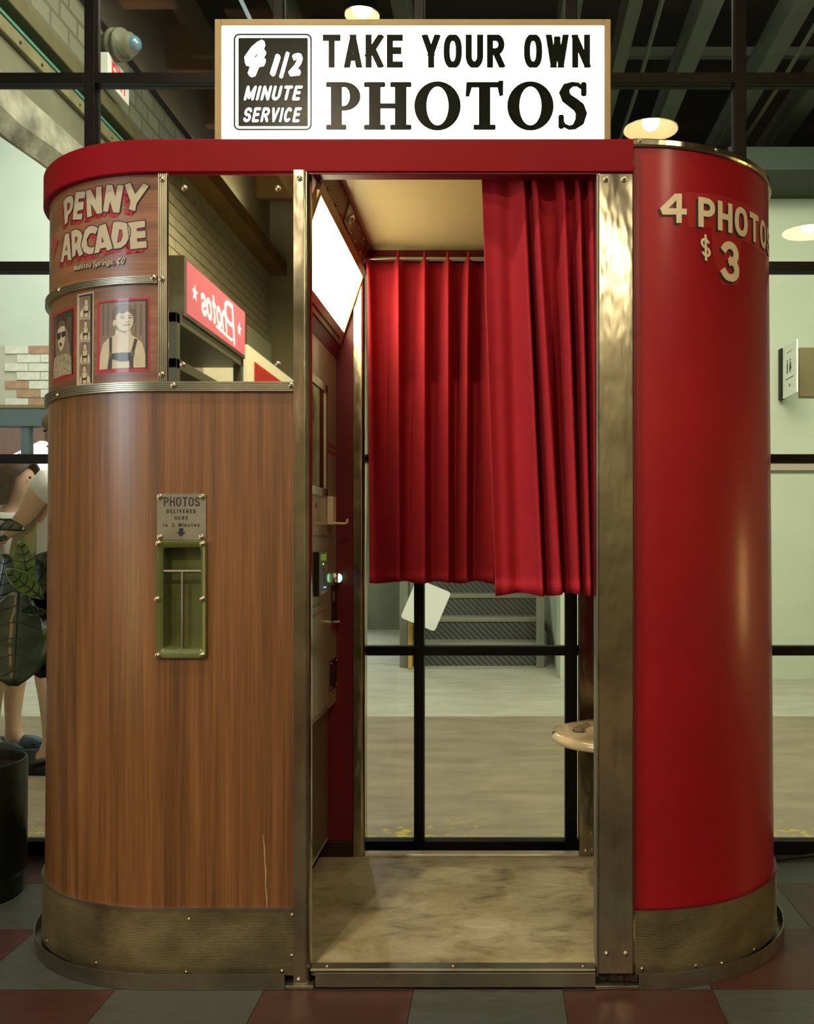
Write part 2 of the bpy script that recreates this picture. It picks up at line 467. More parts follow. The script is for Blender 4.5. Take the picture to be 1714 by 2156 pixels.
def inv(side, px, py):
    mp = mapL if side == 'L' else mapR; sg = -1 if side == 'L' else 1
    z = 1.3 if py < 1000 else 0.5
    for _ in range(3):
        lo, hi = (-0.40, 0.5) if side == 'L' else (-0.5, 0.43)
        for _ in range(40):
            mid = (lo + hi) / 2; x, y, _z = mp(mid, z, 0)
            if VX + F_PX * (x - CX) / (D0 + y) < px: lo = mid
            else: hi = mid
        x, y, _z = mp(lo, z, 0); z = CZ - (py - VY) * (D0 + y) / F_PX
    return lo, z
def mapplane(o, ux, uy):
    o, ux, uy = Vector(o), Vector(ux), Vector(uy); n = ux.cross(uy).normalized()
    return lambda u, v, off: tuple(o + ux * u + uy * v + n * off)
def front_map(Y0): return lambda u, v, off: (u, Y0 - off, v)

# ------------------------------------------------------------------ flat lettering drawn with strokes
def arc(cx, cy, rx, ry, a0, a1, n=14, e=1.0):
    out = []
    for i in range(n + 1):
        a = math.radians(a0 + (a1 - a0) * i / n); c, s_ = cos(a), sin(a)
        out.append((cx + rx * math.copysign(abs(c) ** e, c), cy + ry * math.copysign(abs(s_) ** e, s_)))
    return out
def S_path(): return arc(.5, .75, .5, .25, 20, 270, 16) + arc(.5, .25, .5, .25, 90, -160, 16)[1:]
SK = {
 'A': [[(0, 0), (.5, 1)], [(.5, 1), (1, 0)], [(.2, .28), (.8, .28)]], 'C': [arc(.5, .5, .5, .5, 50, 310)],
 'D': [[(0, 0), (.4, 0)] + arc(.4, .5, .6, .5, -90, 90) + [(0, 1)], [(0, 0), (0, 1)]],
 'E': [[(0, 0), (0, 1)], [(0, 0), (1, 0)], [(0, 1), (1, 1)], [(0, .52), (.85, .52)]],
 'H': [[(0, 0), (0, 1)], [(1, 0), (1, 1)], [(0, .5), (1, .5)]], 'I': [[(.5, 0), (.5, 1)]],
 'J': [[(1, 1), (1, .3)] + arc(.5, .3, .5, .3, 0, -170)[1:]],
 'K': [[(0, 0), (0, 1)], [(1, 1), (0, .36)], [(.32, .6), (1, 0)]], 'L': [[(0, 1), (0, 0)], [(0, 0), (1, 0)]],
 'M': [[(0, 0), (0, 1)], [(0, 1), (.5, .1)], [(.5, .1), (1, 1)], [(1, 1), (1, 0)]],
 'N': [[(0, 0), (0, 1)], [(0, 1), (1, 0)], [(1, 0), (1, 1)]], 'O': [arc(.5, .5, .5, .5, 0, 360, 36, 0.82)],
 'P': [[(0, 0), (0, 1)], [(0, 1), (.5, 1)] + arc(.5, .73, .5, .27, 90, -90) + [(0, .46)]],
 'R': [[(0, 0), (0, 1)], [(0, 1), (.5, 1)] + arc(.5, .74, .5, .26, 90, -90) + [(0, .48)], [(.5, .46), (1, 0)]],
 'S': [S_path()], 'T': [[(0, 1), (1, 1)], [(.5, 0), (.5, 1)]],
 'U': [[(0, 1), (0, .32)] + arc(.5, .32, .5, .32, 180, 360)[1:] + [(1, 1)]], 'V': [[(0, 1), (.5, 0)], [(.5, 0), (1, 1)]],
 'W': [[(0, 1), (.27, 0)], [(.27, 0), (.5, .9)], [(.5, .9), (.73, 0)], [(.73, 0), (1, 1)]], 'X': [[(0, 0), (1, 1)], [(0, 1), (1, 0)]],
 'Y': [[(0, 1), (.5, .42)], [(1, 1), (.5, .42)], [(.5, .44), (.5, 0)]],
 '1': [[(.5, 0), (.5, 1)]], '/': [[(0, -.12), (1, 1.12)]], ',': [[(.5, .1), (.2, -.2)]],
 '2': [arc(.5, .7, .48, .3, 165, -35, 12) + [(0, 0)], [(0, 0), (1, 0)]],
 '3': [arc(.45, .75, .5, .25, 150, -80, 14), arc(.45, .26, .55, .27, 80, -150, 14)],
 '4': [[(.72, 0), (.72, 1)], [(.72, 1), (0, .3)], [(0, .3), (1, .3)]],
 '$': [S_path(), [(.65, 1.22), (.35, -.22)]],
 'i': [[(.5, 0), (.5, .62)], [(.5, .86), (.5, .95)]], 'n': [[(0, 0), (0, .64)], [(0, .4)] + arc(.5, .36, .5, .28, 170, 0) + [(1, 0)]],
 'u': [[(0, .64), (0, .25)] + arc(.5, .25, .5, .25, 180, 360)[1:] + [(1, .64)], [(1, .64), (1, 0)]],
 't': [[(.4, .9), (.4, .15)] + arc(.7, .15, .3, .15, 180, 290)[1:], [(0, .62), (.9, .62)]],
 'e': [[(0, .33), (1, .33)] + arc(.5, .32, .5, .32, 0, 310)[1:]], 's': [[(x, y * .64) for x, y in S_path()]],
 'a': [arc(.5, .3, .5, .3, 0, 360, 18), [(1, .62), (1, .05), (1.15, 0)]], 'o': [arc(.5, .32, .5, .32, 0, 360, 18)],
 'p': [[(0, .64), (0, -.36)], arc(.5, .32, .5, .32, 0, 360, 18)], 'r': [[(0, 0), (0, .64)], [(0, .42)] + arc(.5, .36, .5, .28, 170, 50)],
 'g': [arc(.5, .32, .5, .32, 0, 360, 18), [(1, .64), (1, -.1)] + arc(.5, -.1, .5, .25, 0, -160)[1:]],
 'h': [[(0, 0), (0, 1.0)], [(0, .4)] + arc(.5, .36, .5, .28, 170, 0) + [(1, 0)]],
}
GW = {'I': .0, 'i': .0, '1': .0, 'M': 1.25, 'W': 1.4, 'O': 1.05, 'T': 1.0, 'L': .85, 'E': .85, '/': .55, 'N': 1.02, 't': .7, 'r': .6, ',': .2, 'J': .8, 'S': .95, 's': .8, '$': .9}
def ribbon(pts, wd, ext=0.0, closed=False):
    n = len(pts); pts = [Vector(p) for p in pts]
    if ext and not closed and n > 1:
        pts[0] = pts[0] - (pts[1] - pts[0]).normalized() * ext; pts[-1] = pts[-1] + (pts[-1] - pts[-2]).normalized() * ext
    L, R = [], []
    for i in range(n):
        if closed: a, b = pts[i - 1] if i else pts[-2], pts[i + 1] if i < n - 1 else pts[1]
        else: a, b = pts[max(i - 1, 0)], pts[min(i + 1, n - 1)]
        d1 = (pts[i] - a).normalized() if (pts[i] - a).length > 1e-9 else (b - pts[i]).normalized()
        d2 = (b - pts[i]).normalized() if (b - pts[i]).length > 1e-9 else d1
        t = (d1 + d2); t = t.normalized() if t.length > 1e-6 else d1
        nn = Vector((-t.y, t.x)); k = max(0.4, nn.dot(Vector((-d2.y, d2.x))))
        w_ = wd[i] if isinstance(wd, (list, tuple)) else wd
        L.append(pts[i] + nn * (w_ / 2 / k)); R.append(pts[i] - nn * (w_ / 2 / k))
    return [[tuple(L[i]), tuple(L[i + 1]), tuple(R[i + 1]), tuple(R[i])] for i in range(n - 1)]
def clip_half(poly, ax, val, keep_ge):
    out = []
    for i in range(len(poly)):
        a, b = poly[i], poly[(i + 1) % len(poly)]
        ia = (a[ax] >= val) == keep_ge or a[ax] == val; ib = (b[ax] >= val) == keep_ge or b[ax] == val
        if ia: out.append(a)
        if ia != ib:
            t = (val - a[ax]) / (b[ax] - a[ax]); out.append((a[0] + t * (b[0] - a[0]), a[1] + t * (b[1] - a[1])))
    return out
def disc(c, r, n=12): return [(c[0] + r * cos(2 * pi * i / n), c[1] + r * sin(2 * pi * i / n)) for i in range(n)]
def text_polys(s, x0, x1, y0, y1, t=0.2, v=None, gap=0.16, space=0.5, rnd=False, slant=0.0, grow=0.0, wid=0.6, per_glyph=False):
    """letters of cap height y1-y0 fitted between x0 and x1; t = stroke width in cap heights"""
    v = t if v is None else v; H = y1 - y0
    ws = []
    for ch in s:
        if ch == ' ': ws.append(space)
        else: ws.append(t + GW.get(ch, 0.98) * (wid - t) if GW.get(ch, 1) else t)
    tot = sum(ws) + gap * (len(s) - 1); kx = (x1 - x0) / (tot * H) ; out = []; x = 0.0
    for ch, wv in zip(s, ws):
        gl = []
        if ch != ' ':
            for pl in SK[ch]:
                q = [(x + t / 2 + px * (wv - t), v / 2 + py * (1 - v)) for px, py in pl]
                closed = len(q) > 8 and math.dist(q[0], q[-1]) < 1e-6
                polys = ribbon(q, t + grow, 0 if (rnd or closed) else t / 2 + grow / 2, closed)
                if rnd:
                    polys += [disc(p, (t + grow) / 2) for p in (q if len(q) < 5 else (q[0], q[-1]))]
                else:
                    lo, hi = -grow / 2, 1 + grow / 2
                    if ch in '$/,pg': lo, hi = -2, 3
                    polys = [clip_half(clip_half(p, 1, lo, True), 1, hi, False) for p in polys]
                gl += [p for p in polys if len(p) > 2]
        gl = [[(x0 + (px + slant * py) * H * kx, y0 + py * H) for px, py in p] for p in gl]
        if per_glyph: out.append(gl)
        else: out += gl
        x += wv + gap
    return out
def put(mb, polys, mp, off, mat=0, strip=None):
    off0 = off
    for ip, poly in enumerate(polys):
        off = off0 + (ip % 64) * 6e-6
        if len(poly) < 3: continue
        tris = tessellate_polygon([[Vector((p[0], p[1], 0)) for p in poly]]) if len(poly) > 3 else [(0, 1, 2)]
        for t in tris:
            tri = [poly[k] for k in t]; parts = [tri]
            if strip:
                parts = []; a = min(p[0] for p in tri); b = max(p[0] for p in tri)
                for k in range(math.floor(a / strip), math.floor(b / strip) + 1):
                    q = clip_half(tri, 0, k * strip, True)
                    if len(q) > 2: q = clip_half(q, 0, (k + 1) * strip, False)
                    if len(q) > 2: parts.append(q)
            for q in parts: mb.add([mp(p[0], p[1], off) for p in q], [tuple(range(len(q)))], mat)
    return mb
def rrect(x0, x1, z0, z1, r, n=6):
    out = []
    for cx, cz, a in ((x1 - r, z1 - r, 0), (x0 + r, z1 - r, 90), (x0 + r, z0 + r, 180), (x1 - r, z0 + r, 270)):
        out += [(cx + r * cos(math.radians(a + 90 * i / n)), cz + r * sin(math.radians(a + 90 * i / n))) for i in range(n + 1)]
    return out

# screws: one shared slotted dome head with washer
def screw_mesh(r, name):
    mb = MB(); mb.lathe([(r, 0), (r, r * .22), (r * .86, r * .34), (r * .74, r * .26), (r * .66, r * .46), (r * .45, r * .64), (0.0001, r * .72)], None, 14)
    mb.box(-r * .56, r * .56, -r * .09, r * .09, r * .52, r * .735, 1)
    o = mb.build(name, ['screw_metal', 'slot_dark']); me = o.data; bpy.data.objects.remove(o); return me
SCREW = screw_mesh(0.0062, 'screw'); SCREW_S = screw_mesh(0.0045, 'small_screw')
def screw(parent, p, nrm=(0, -1, 0), me=None, name='screw'):
    o = bpy.data.objects.new(name, me or SCREW); COL.objects.link(o); o.parent = parent
    q = Vector(nrm).to_track_quat('Z', 'Y').to_matrix().to_4x4() @ Matrix.Rotation(random.uniform(0, pi), 4, 'Z')
    o.matrix_parent_inverse = Matrix.Translation(-world_loc(parent))
    o.matrix_basis = Matrix.Translation(Vector(p)) @ q
    return o
def side_screw(parent, side, px, py, off, me=None):
    u, z = inv(side, px, py); mp = mapL if side == 'L' else mapR
    p, q = Vector(mp(u, z, off)), Vector(mp(u, z, off + 0.01))
    return screw(parent, p, q - p, me)

# ================================================================== ROOM SHELL (the side the camera stands in)
T0X, T0Y, TS = 0.0152, -0.017, 0.3048
GLY = 0.825                                             # front of the glazed partition
fl = thing('floor', (0, 0, 0), kind='structure')
tile_me = {}
for nm in ('tile_red', 'tile_grey'):
    g = 0.0007
    o = MB().box(g, TS - g, g, TS - g, -0.004, 0.0).build('floor_tile', nm, bevel=0)
    tile_me[nm] = o.data; bpy.data.objects.remove(o)
for j in range(-5, 3):
    for i in range(-9, 7):
        nm = 'tile_red' if (i + j) % 2 == 0 else 'tile_grey'
        o = bpy.data.objects.new('floor_tile', tile_me[nm]); COL.objects.link(o); o.parent = fl
        o.location = (T0X + i * TS, T0Y + j * TS, random.uniform(-0.0004, 0))
def checker_base():
    t = NT('floor_checker'); tc = t.n('ShaderNodeTexCoord'); ad = t.n('ShaderNodeVectorMath', operation='SUBTRACT')
    ad.inputs[1].default_value = (T0X, T0Y, 0.5); t.l(tc.outputs['Object'], ad.inputs[0])
    ck = t.n('ShaderNodeTexChecker'); ck.inputs['Scale'].default_value = 1 / TS
    ck.inputs['Color1'].default_value = (*lin((100, 50, 38)), 1); ck.inputs['Color2'].default_value = (*lin((94, 98, 86)), 1)
    t.l(ad.outputs[0], ck.inputs[0]); t.color(ck.outputs[0]); t.set(Roughness=0.36); M['floor_checker'] = t.m
checker_base()
MB().box(-3.4, 5.0, -7.0, GLY + 0.05, -0.05, -0.0045).build('floor_base', 'floor_checker', fl)
# the rest of the chequered floor beyond the separate tiles
mb = MB(); xa, xb, ya = T0X - 9 * TS, T0X + 7 * TS, T0Y - 5 * TS
mb.box(-3.4, 5.0, -7.0, ya, -0.0045, -0.0005); mb.box(-3.4, xa, ya, GLY, -0.0045, -0.0005); mb.box(xb, 5.0, ya, GLY, -0.0045, -0.0005)
mb.build('floor_field', 'floor_checker', fl)

# left wall of the room: painted brick, its lower part plastered, seen in the booth's mirror
LWX = -1.95
wl = tag(MB().box(LWX - 0.25, LWX, -7.0, GLY, -0.01, 4.6).build('wall_left', 'room_wall'), kind='structure')
mb = MB().box(0, 0.012, 0.004, 0.206, 0.004, 0.066); br = mb.build('brick', 'brick_room', bevel=0); brick_me = br.data; bpy.data.objects.remove(br)
for r in range(21):
    for c in range(14):
        o = bpy.data.objects.new('brick', brick_me); COL.objects.link(o); o.parent = wl
        o.location = (LWX - 0.002 + random.uniform(0, 0.004), -6.98 + c * 0.21 + (0.105 if r % 2 else 0), 1.9 + r * 0.0715)
box_obj('plaster_niche', (LWX - .01, LWX + .02, -6.98, -6.15, .9, 2.75), 'plaster_white', wl)
tag(MB().box(-3.4, 5.0, -7.2, -7.0, -0.01, 4.6).build('wall_back', 'room_wall'), kind='structure')
tag(MB().box(5.0, 5.2, -7.0, GLY, -0.01, 4.6).build('wall_right', 'room_wall'), kind='structure')
ce = tag(MB().box(-3.4, 5.0, -7.2, GLY + 0.3, 4.4, 4.5).build('ceiling', 'room_ceiling'), kind='structure')
for nm_, b_, e_ in (('added_uplight_bar', (LWX + .02, LWX + .12, -6.5, GLY - .3, 3.525, 3.545), 45),):
    cv = tag(MB().box(*b_).build(nm_, 'dull_steel'), 'long slim added uplight lying on the timber wall plate', 'light')
    light('added_uplight', 'AREA', (LWX + .07, -3.0, 3.55), e_, WARM, .08, 6.0, (LWX + .07, -3.0, 5))  # unseen uplight, added to brighten the room's ceiling and walls
# wall plate and rafters of the room roof
tag(box_obj('trim_1', (LWX, LWX + 0.16, -7.0, GLY, 3.40, 3.52), 'room_timber', bevel=0.004), kind='structure')
for k in range(9):
    y = -6.6 + k * 0.8
    rf = box_obj('rafter', (LWX, 5.0, y, y + 0.09, 3.95, 4.25), 'room_timber', ce, bevel=0.004)
for k in range(6):
    x = -1.5 + k * 1.15
    box_obj('purlin', (x, x + 0.12, -7.0, GLY, 3.72, 3.95), 'room_ceiling', ce, bevel=0.004)

# ================================================================== GLAZED PARTITION
win = thing('window_1', (0, GLY, 0), kind='structure')
vx = [-209, 188, 585, 882, 1203, 1560, 1905]; vw = [22, 22, 21, 21, 25, 24, 24]
hz = [1786, 1371, 965, 560, 163, -238, -640]
hw = [28, 19, 18, 20, 22, 22, 22]
VXS = [X(p, GLY) for p in vx]; HZS = [Z(p, GLY) for p in hz]
k = (D0 + GLY) / F_PX
for p, x, wd in zip(vx, VXS, vw):
    box_obj('mullion', (x - wd * k / 2, x + wd * k / 2, GLY, GLY + 0.045, 0.0, 3.45), 'warm_lit_metal' if p > 1400 else 'black_metal', win, bevel=0.0015)
for z, hgt in zip(HZS, hw):
    for i in range(len(VXS) - 1):
        a, b = VXS[i] + vw[i] * k / 2, VXS[i + 1] - vw[i + 1] * k / 2
        box_obj('transom', (a, b, GLY + 0.001, GLY + 0.044, max(0.0, z - hgt * k / 2), z + hgt * k / 2), 'warm_lit_metal' if i >= 4 and z > 0.3 else 'black_metal', win, bevel=0.0012)
for i in range(len(VXS) - 1):
    for j in range(len(HZS) - 1):
        a, b = VXS[i] + vw[i] * k / 2, VXS[i + 1] - vw[i + 1] * k / 2
        MB().box(a, b, GLY + 0.02, GLY + 0.026, HZS[j] + hw[j] * k / 2, HZS[j + 1] - hw[j + 1] * k / 2).build('glass_pane', 'pane_glass', win)
# dark header wall over the glass
tag(MB().box(-3.4, 5.0, GLY, GLY + 0.1, 3.42, 4.5).build('wall_front', 'ceiling_dark'), kind='structure')
tag(MB().box(-3.4, VXS[0] - 11 * k, GLY, GLY + 0.1, -0.01, 3.45).build('wall_front_left', 'room_wall'), kind='structure')
tag(MB().box(VXS[-1] + 12 * k, 5.0, GLY, GLY + 0.1, -0.01, 3.45).build('wall_front_right', 'room_wall'), kind='structure')

# ================================================================== HALL BEYOND THE GLASS
HX0, HX1 = -5.0, 6.0
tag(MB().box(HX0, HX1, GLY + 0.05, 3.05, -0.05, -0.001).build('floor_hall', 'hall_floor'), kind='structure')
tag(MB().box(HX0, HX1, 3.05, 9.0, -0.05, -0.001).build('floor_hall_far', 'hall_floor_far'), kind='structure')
ch = tag(MB().box(-1.62, HX1, GLY + 0.1, 8.2, 4.75, 4.85).build('ceiling_hall', 'ceiling_dark'), kind='structure')
for x, wd in ((0.55, .10), (0.86, .07), (1.24, .10), (1.69, .10), (2.05, .10), (2.6, .1), (-.3, .08), (-.9, .08)):
    box_obj('beam', (x - wd / 2, x + wd / 2, 1.0, 8.1, 3.55, 3.72), 'beam_grey', ch, bevel=0.004)
for y, zz in ((2.3, 3.74), (3.6, 3.74), (5.2, 3.74)):
    box_obj('purlin', (-1.6, HX1, y, y + 0.05, zz, zz + 0.05), 'beam_grey', ch)
for x in (0.95, 1.75, 2.35):     # thin conduits that run along the beams
    MB().tube([(x, 1.2, 3.5), (x + .03, 3.4, 3.5), (x, 6.0, 3.5)], 0.012, 8).build('conduit', 'beam_grey', ch)
# right block of the hall: white wall facing the glass, with a return beside the stairs
RBY, RBX = 4.42, 0.60
wr = tag(MB().box(RBX, HX1, RBY, RBY + 3.6, -0.01, 3.2).build('wall_hall_right', 'plaster_hall'), kind='structure')
tag(box_obj('trim_2', (RBX + 0.9, HX1, RBY - 0.03, RBY, Z(991, RBY), Z(976, RBY)), 'cream_ink', bevel=0.002), kind='structure')
tag(MB().box(1.6, HX1, RBY - 0.5, RBY, 3.2, 3.34).build('beam_hall', 'beam_dark_green'), kind='structure')
tag(MB().box(-1.6, HX1, 8.0, 8.2, -0.01, 4.8).build('wall_hall_back', 'concrete_beam'), kind='structure')
o = box_obj('notice_board', (X(1681, RBY), X(1800, RBY), RBY - 0.02, RBY, Z(836, RBY), Z(733, RBY)), 'brown_board', bevel=0.003)
tag(o, 'olive brown flat board mounted on the white hall wall', 'notice board')
# blade sign on that wall
bs = thing('blade_sign', (X(1663, 3.9), 4.2, Z(777, 4.0)), 'white blade sign with small dark pictogram projecting from hall wall', 'sign')
xb_ = 2.064
yA, yB = -D0 + (xb_ - CX) * F_PX / (1648 - VX), -D0 + (xb_ - CX) * F_PX / (1677 - VX)
zt, zb = Z(733, yA), Z(840, yA)
box_obj('panel', (xb_, xb_ + 0.012, yB, yA, zb, zt), 'sign_white', bs, bevel=0.002)
br_ = box_obj('bracket', (xb_ - 0.012, xb_ + 0.02, yA, RBY, zb, zt), 'black_metal', bs, bevel=0.002)
mb = MB(); mpb = lambda u, v, off: (xb_ - off, yA + (yB - yA) * u, zb + (zt - zb) * v)
put(mb, [[(.32, .44), (.40, .44), (.40, .64), (.32, .64)], disc((.36, .68), .03), disc((.56, .68), .03), [(.50, .50), (.66, .50), (.60, .64), (.53, .64)], [(.53, .44), (.60, .44), (.60, .5), (.53, .5)],
         [(.3, .84), (.7, .84), (.7, .85), (.3, .85)], [(.22, .33), (.8, .33), (.8, .345), (.22, .345)], [(.48, .17), (.56, .17), (.56, .22), (.48, .22)]], mpb, 0.0008)
mb.build('pictogram', 'ink_black', bs)
# stairs
st = thing('staircase', (0.0, 5.1, 0), 'dark steel plate stairs rising behind the glass under the curtain hem', 'staircase')
SX0, SX1 = X(858, 5.1), X(1142, 5.1)
def plate_mat():
    t = NT('tread_plate'); v = t.coords('Object', (1, 1, 1)); wv = t.n('ShaderNodeTexWave', wave_type='BANDS', bands_direction='DIAGONAL'); wv.inputs['Scale'].default_value = 14
    t.l(v, wv.inputs[0]); t.color(t.ramp(wv.outputs[1], [(0.35, lin((56, 62, 56))), (0.75, lin((92, 100, 90)))])); t.set(Roughness=0.5, Metallic=0.3); M['tread_plate'] = t.m
plate_mat()
for i in range(7):
    y = 5.1 + 0.28 * i; z = 0.165 * (i + 1)
    box_obj('riser', (SX0, SX1, y, y + 0.012, z - 0.165, z - 0.03), 'tread_plate', st)
    box_obj('tread', (SX0, SX1, y - 0.015, y + 0.30, z - 0.03, z), 'step_nose', st, bevel=0.004)
for x in (SX0 - 0.03, SX1):
    box_obj('stringer', (x, x + 0.03, 5.05, 7.2, 0.0, 0.24), 'blue_grey', st)
for px, yy, hgt in ((850, 5.0, 1.05), (1138, 5.0, 1.0), (872, 5.6, 1.3)):
    x = X(px, yy); MB().box(x - .03, x + .03, yy, yy + .05, 0, hgt).build('newel_post', 'grey_fixture', st, bevel=.003)
MB().tube([(X(850, 5.0), 5.0, 1.05), (X(850, 5.0), 7.0, 2.2)], 0.022, 10).build('handrail', 'grey_fixture', st)
o = box_obj('bollard_post', (X(859, 4.9), X(868, 4.9), 4.9, 4.94, 0, Z(1290, 4.9)), 'yellow_paint', bevel=0.006)
tag(o, 'thin yellow painted post at the foot of the stairs', 'post')
# tilted white board leaning on the rail in front of the steps
pl = [(860, 1240), (893, 1222), (948, 1247), (916, 1328), (858, 1300)]
YB = 4.75; mb = MB(); pl2 = []
c = [Vector((X(a, YB), Z(b, YB))) for a, b in ((878, 1218), (950, 1248), (915, 1330), (843, 1300))]
for i in range(4):
    a, b, d = c[i - 1], c[i], c[(i + 1) % 4]; ua, ud = (a - b).normalized(), (d - b).normalized()
    for t in range(5):
        q = t / 4; pl2.append(tuple(b + (ua * (1 - q) ** 2 + ud * q ** 2) * 0.025))
hb = thing('hanging_board', (c[0].x, YB, c[0].y), 'white plastic board with round corners tilted by the stairs', 'board')
mb.prism(pl2, 'y', YB, YB + 0.008); mb.build('board_panel', 'sign_white', hb)
MB().tube([(c[0].x + .02, YB + .004, c[0].y - .01), (X(858, 4.9), 4.93, 1.0)], 0.004, 6).build('cord', 'grey_fixture', hb)

# left spandrel of the hall: stacked beams and brick that run away from the glass
SPX = -1.60
def slope_z(k_): return CZ + k_ * (CX - SPX)
sp = thing('wall_hall_left', (SPX, 1.0, 2.4), kind='structure')
YE = 7.2
def band(name, k0, k1, out, mat, bevel=0.006):
    return box_obj(name, (SPX - 0.06, SPX + out, GLY + 0.06, YE, slope_z(k0), slope_z(k1)), mat, sp, bevel=bevel)
# rough timber lintel: uneven lower edge
mb = MB(); n = 46; ys = [GLY + 0.06 + (YE - GLY) * i / n for i in range(n + 1)]
P = []
for y in ys:
    j = random.uniform(-0.012, 0.02); q = random.uniform(-.008, .008)
    P.append([(SPX - 0.06, y, slope_z(.845) + j), (SPX - 0.02, y, slope_z(.835) + j), (SPX + 0.02 + q, y, slope_z(.872) + j), (SPX + 0.012 + q, y, slope_z(.94)), (SPX - 0.06, y, slope_z(.945))])
mb.grid(P, 0, False); mb.build('timber_lintel', 'timber_grey', sp)
band('concrete_band', .945, 1.03, -0.02, 'concrete_beam')
pr_ = band('rivet_plate', 1.03, 1.062, 0.0, 'rivet_steel')
for i in range(26):
    y = 1.1 + i * 0.17
    MB().ball((SPX + 0.002, y, slope_z(1.043)), 0.006, seg=8, rings=5).build('rivet', 'beam_board', pr_)
band('teal_strip', 1.062, 1.07, 0.004, 'teal_paint', 0.001)
band('steel_channel', 1.07, 1.096, -0.05, 'beam_dark_green')
band('timber_board', 1.096, 1.137, 0.012, 'beam_board')
band('brick_course', 1.137, 1.31, -0.03, 'brick_upper', 0)
band('upper_wall', 1.31, 2.14, -0.05, 'ceiling_dark', 0)
# exit sign
ex = thing('exit_sign', (SPX + .02, 2.42, 3.0), 'white exit sign with red lettering on the hall beam', 'exit sign')
xs = SPX + 0.05; y0, y1 = -D0 + (CX - xs) * F_PX / (VX - 228), -D0 + (CX - xs) * F_PX / (VX - 272)
z0, z1 = Z(172, y0), Z(109, y0)
box_obj('housing', (xs - 0.05, xs, y0, y1, z0, z1), 'sign_white', ex, bevel=0.003)
mb = MB(); mpx = lambda u, v, off: (xs + off, y0 + (y1 - y0) * u, z0 + (z1 - z0) * v)
put(mb, text_polys('EXIT', .16, .84, .16, .84, t=.17, gap=.16), mpx, 0.0015)
mb.build('lettering', 'exit_red', ex)
fl_ = thing('floodlight', (SPX + .03, 2.3, 3.2), 'grey ribbed round floodlight with blue lens above the exit sign', 'floodlight')
pc = Vector((X(258, 2.35), 2.35, Z(94, 2.35))); d = Vector((.9, -.35, -.12)).normalized()
mt = Matrix.Translation(pc) @ d.to_track_quat('Z', 'Y').to_matrix().to_4x4()
MB().lathe([(0.0001, -.09), (.05, -.09), (.062, -.05), (.072, -.045), (.072, -.03), (.06, -.028), (.06, -.01), (.07, -.008), (.07, .006), (.052, .01), (.05, .05), (.036, .07)], mt, 20).build('housing', 'grey_fixture', fl_)
MB().lathe([(.036, .069), (.03, .085), (.016, .093), (.0001, .096)], mt, 16).build('lens', 'lens_blue', fl_)
MB().tube([pc - d * .08, pc - d * .12 + Vector((-.03, 0, .08))], .014, 8).build('bracket', 'grey_fixture', fl_)

# far left bay: plaster wall, whitewashed brick, blue grey shopfront
FY = 6.45
tag(MB().box(HX0, SPX - 0.3, FY + .02, FY + 0.3, Z(727, FY), 5.0).build('wall_bay', 'plaster_white'), kind='structure')
tag(MB().box(HX0, HX0 + .1, .9, FY, -0.01, 5.0).build('wall_bay_left', 'plaster_white'), kind='structure')
tag(MB().box(HX0, SPX - .3, .9, FY, 5.0, 5.1).build('ceiling_bay', 'plaster_white'), kind='structure')
bw = tag(MB().box(HX0, SPX - 0.3, FY + .012, FY + 0.3, Z(856, FY), Z(727, FY)).build('wall_brick_band', 'mortar'), kind='structure')
bme = {}
for nm in ('brick_white', 'brick_bare'):
    mb = MB().box(0.004, 0.205, 0, 0.02, 0.004, 0.066); o = mb.build('brick', nm, bevel=0); bme[nm] = o.data; bpy.data.objects.remove(o)
zz0 = Z(856, FY); nr = 7; ch_ = (Z(727, FY) - zz0) / nr
for r in range(nr):
    for c_ in range(12):
        o = bpy.data.objects.new('brick', bme['brick_bare' if random.random() < .16 else 'brick_white']); COL.objects.link(o); o.parent = bw
        o.location = (-4.15 + c_ * 0.21 + (0.105 if r % 2 else 0), FY + random.uniform(-.004, .004), zz0 + r * ch_); o.scale = (1, 1, ch_ / 0.07)
sf = thing('window_2', (-3.3, FY, 1.0), kind='structure')
box_obj('header_frame', (HX0, SPX - .3, FY - .02, FY + .12, Z(898, FY), Z(860, FY)), 'blue_grey', sf, bevel=.004)
box_obj('timber_edge', (HX0, SPX - .3, FY - .03, FY + .1, Z(860, FY), Z(853, FY)), 'brown_board', sf, bevel=.003)
for px in (-190, -40, 52, 190): box_obj('jamb', (X(px, FY) - .035, X(px, FY) + .035, FY, FY + .09, 0, Z(898, FY)), 'blue_grey', sf, bevel=.003)
for py in (965, 1330): box_obj('rail', (HX0, SPX - .3, FY + .005, FY + .085, Z(py + 8, FY), Z(py - 8, FY)), 'blue_grey', sf, bevel=.003)
for a, b in ((-190, -40), (-40, 52), (52, 190)):
    MB().box(X(a, FY) + .035, X(b, FY) - .035, FY + .04, FY + .046, .02, Z(898, FY)).build('glass_pane', 'pane_glass', sf)
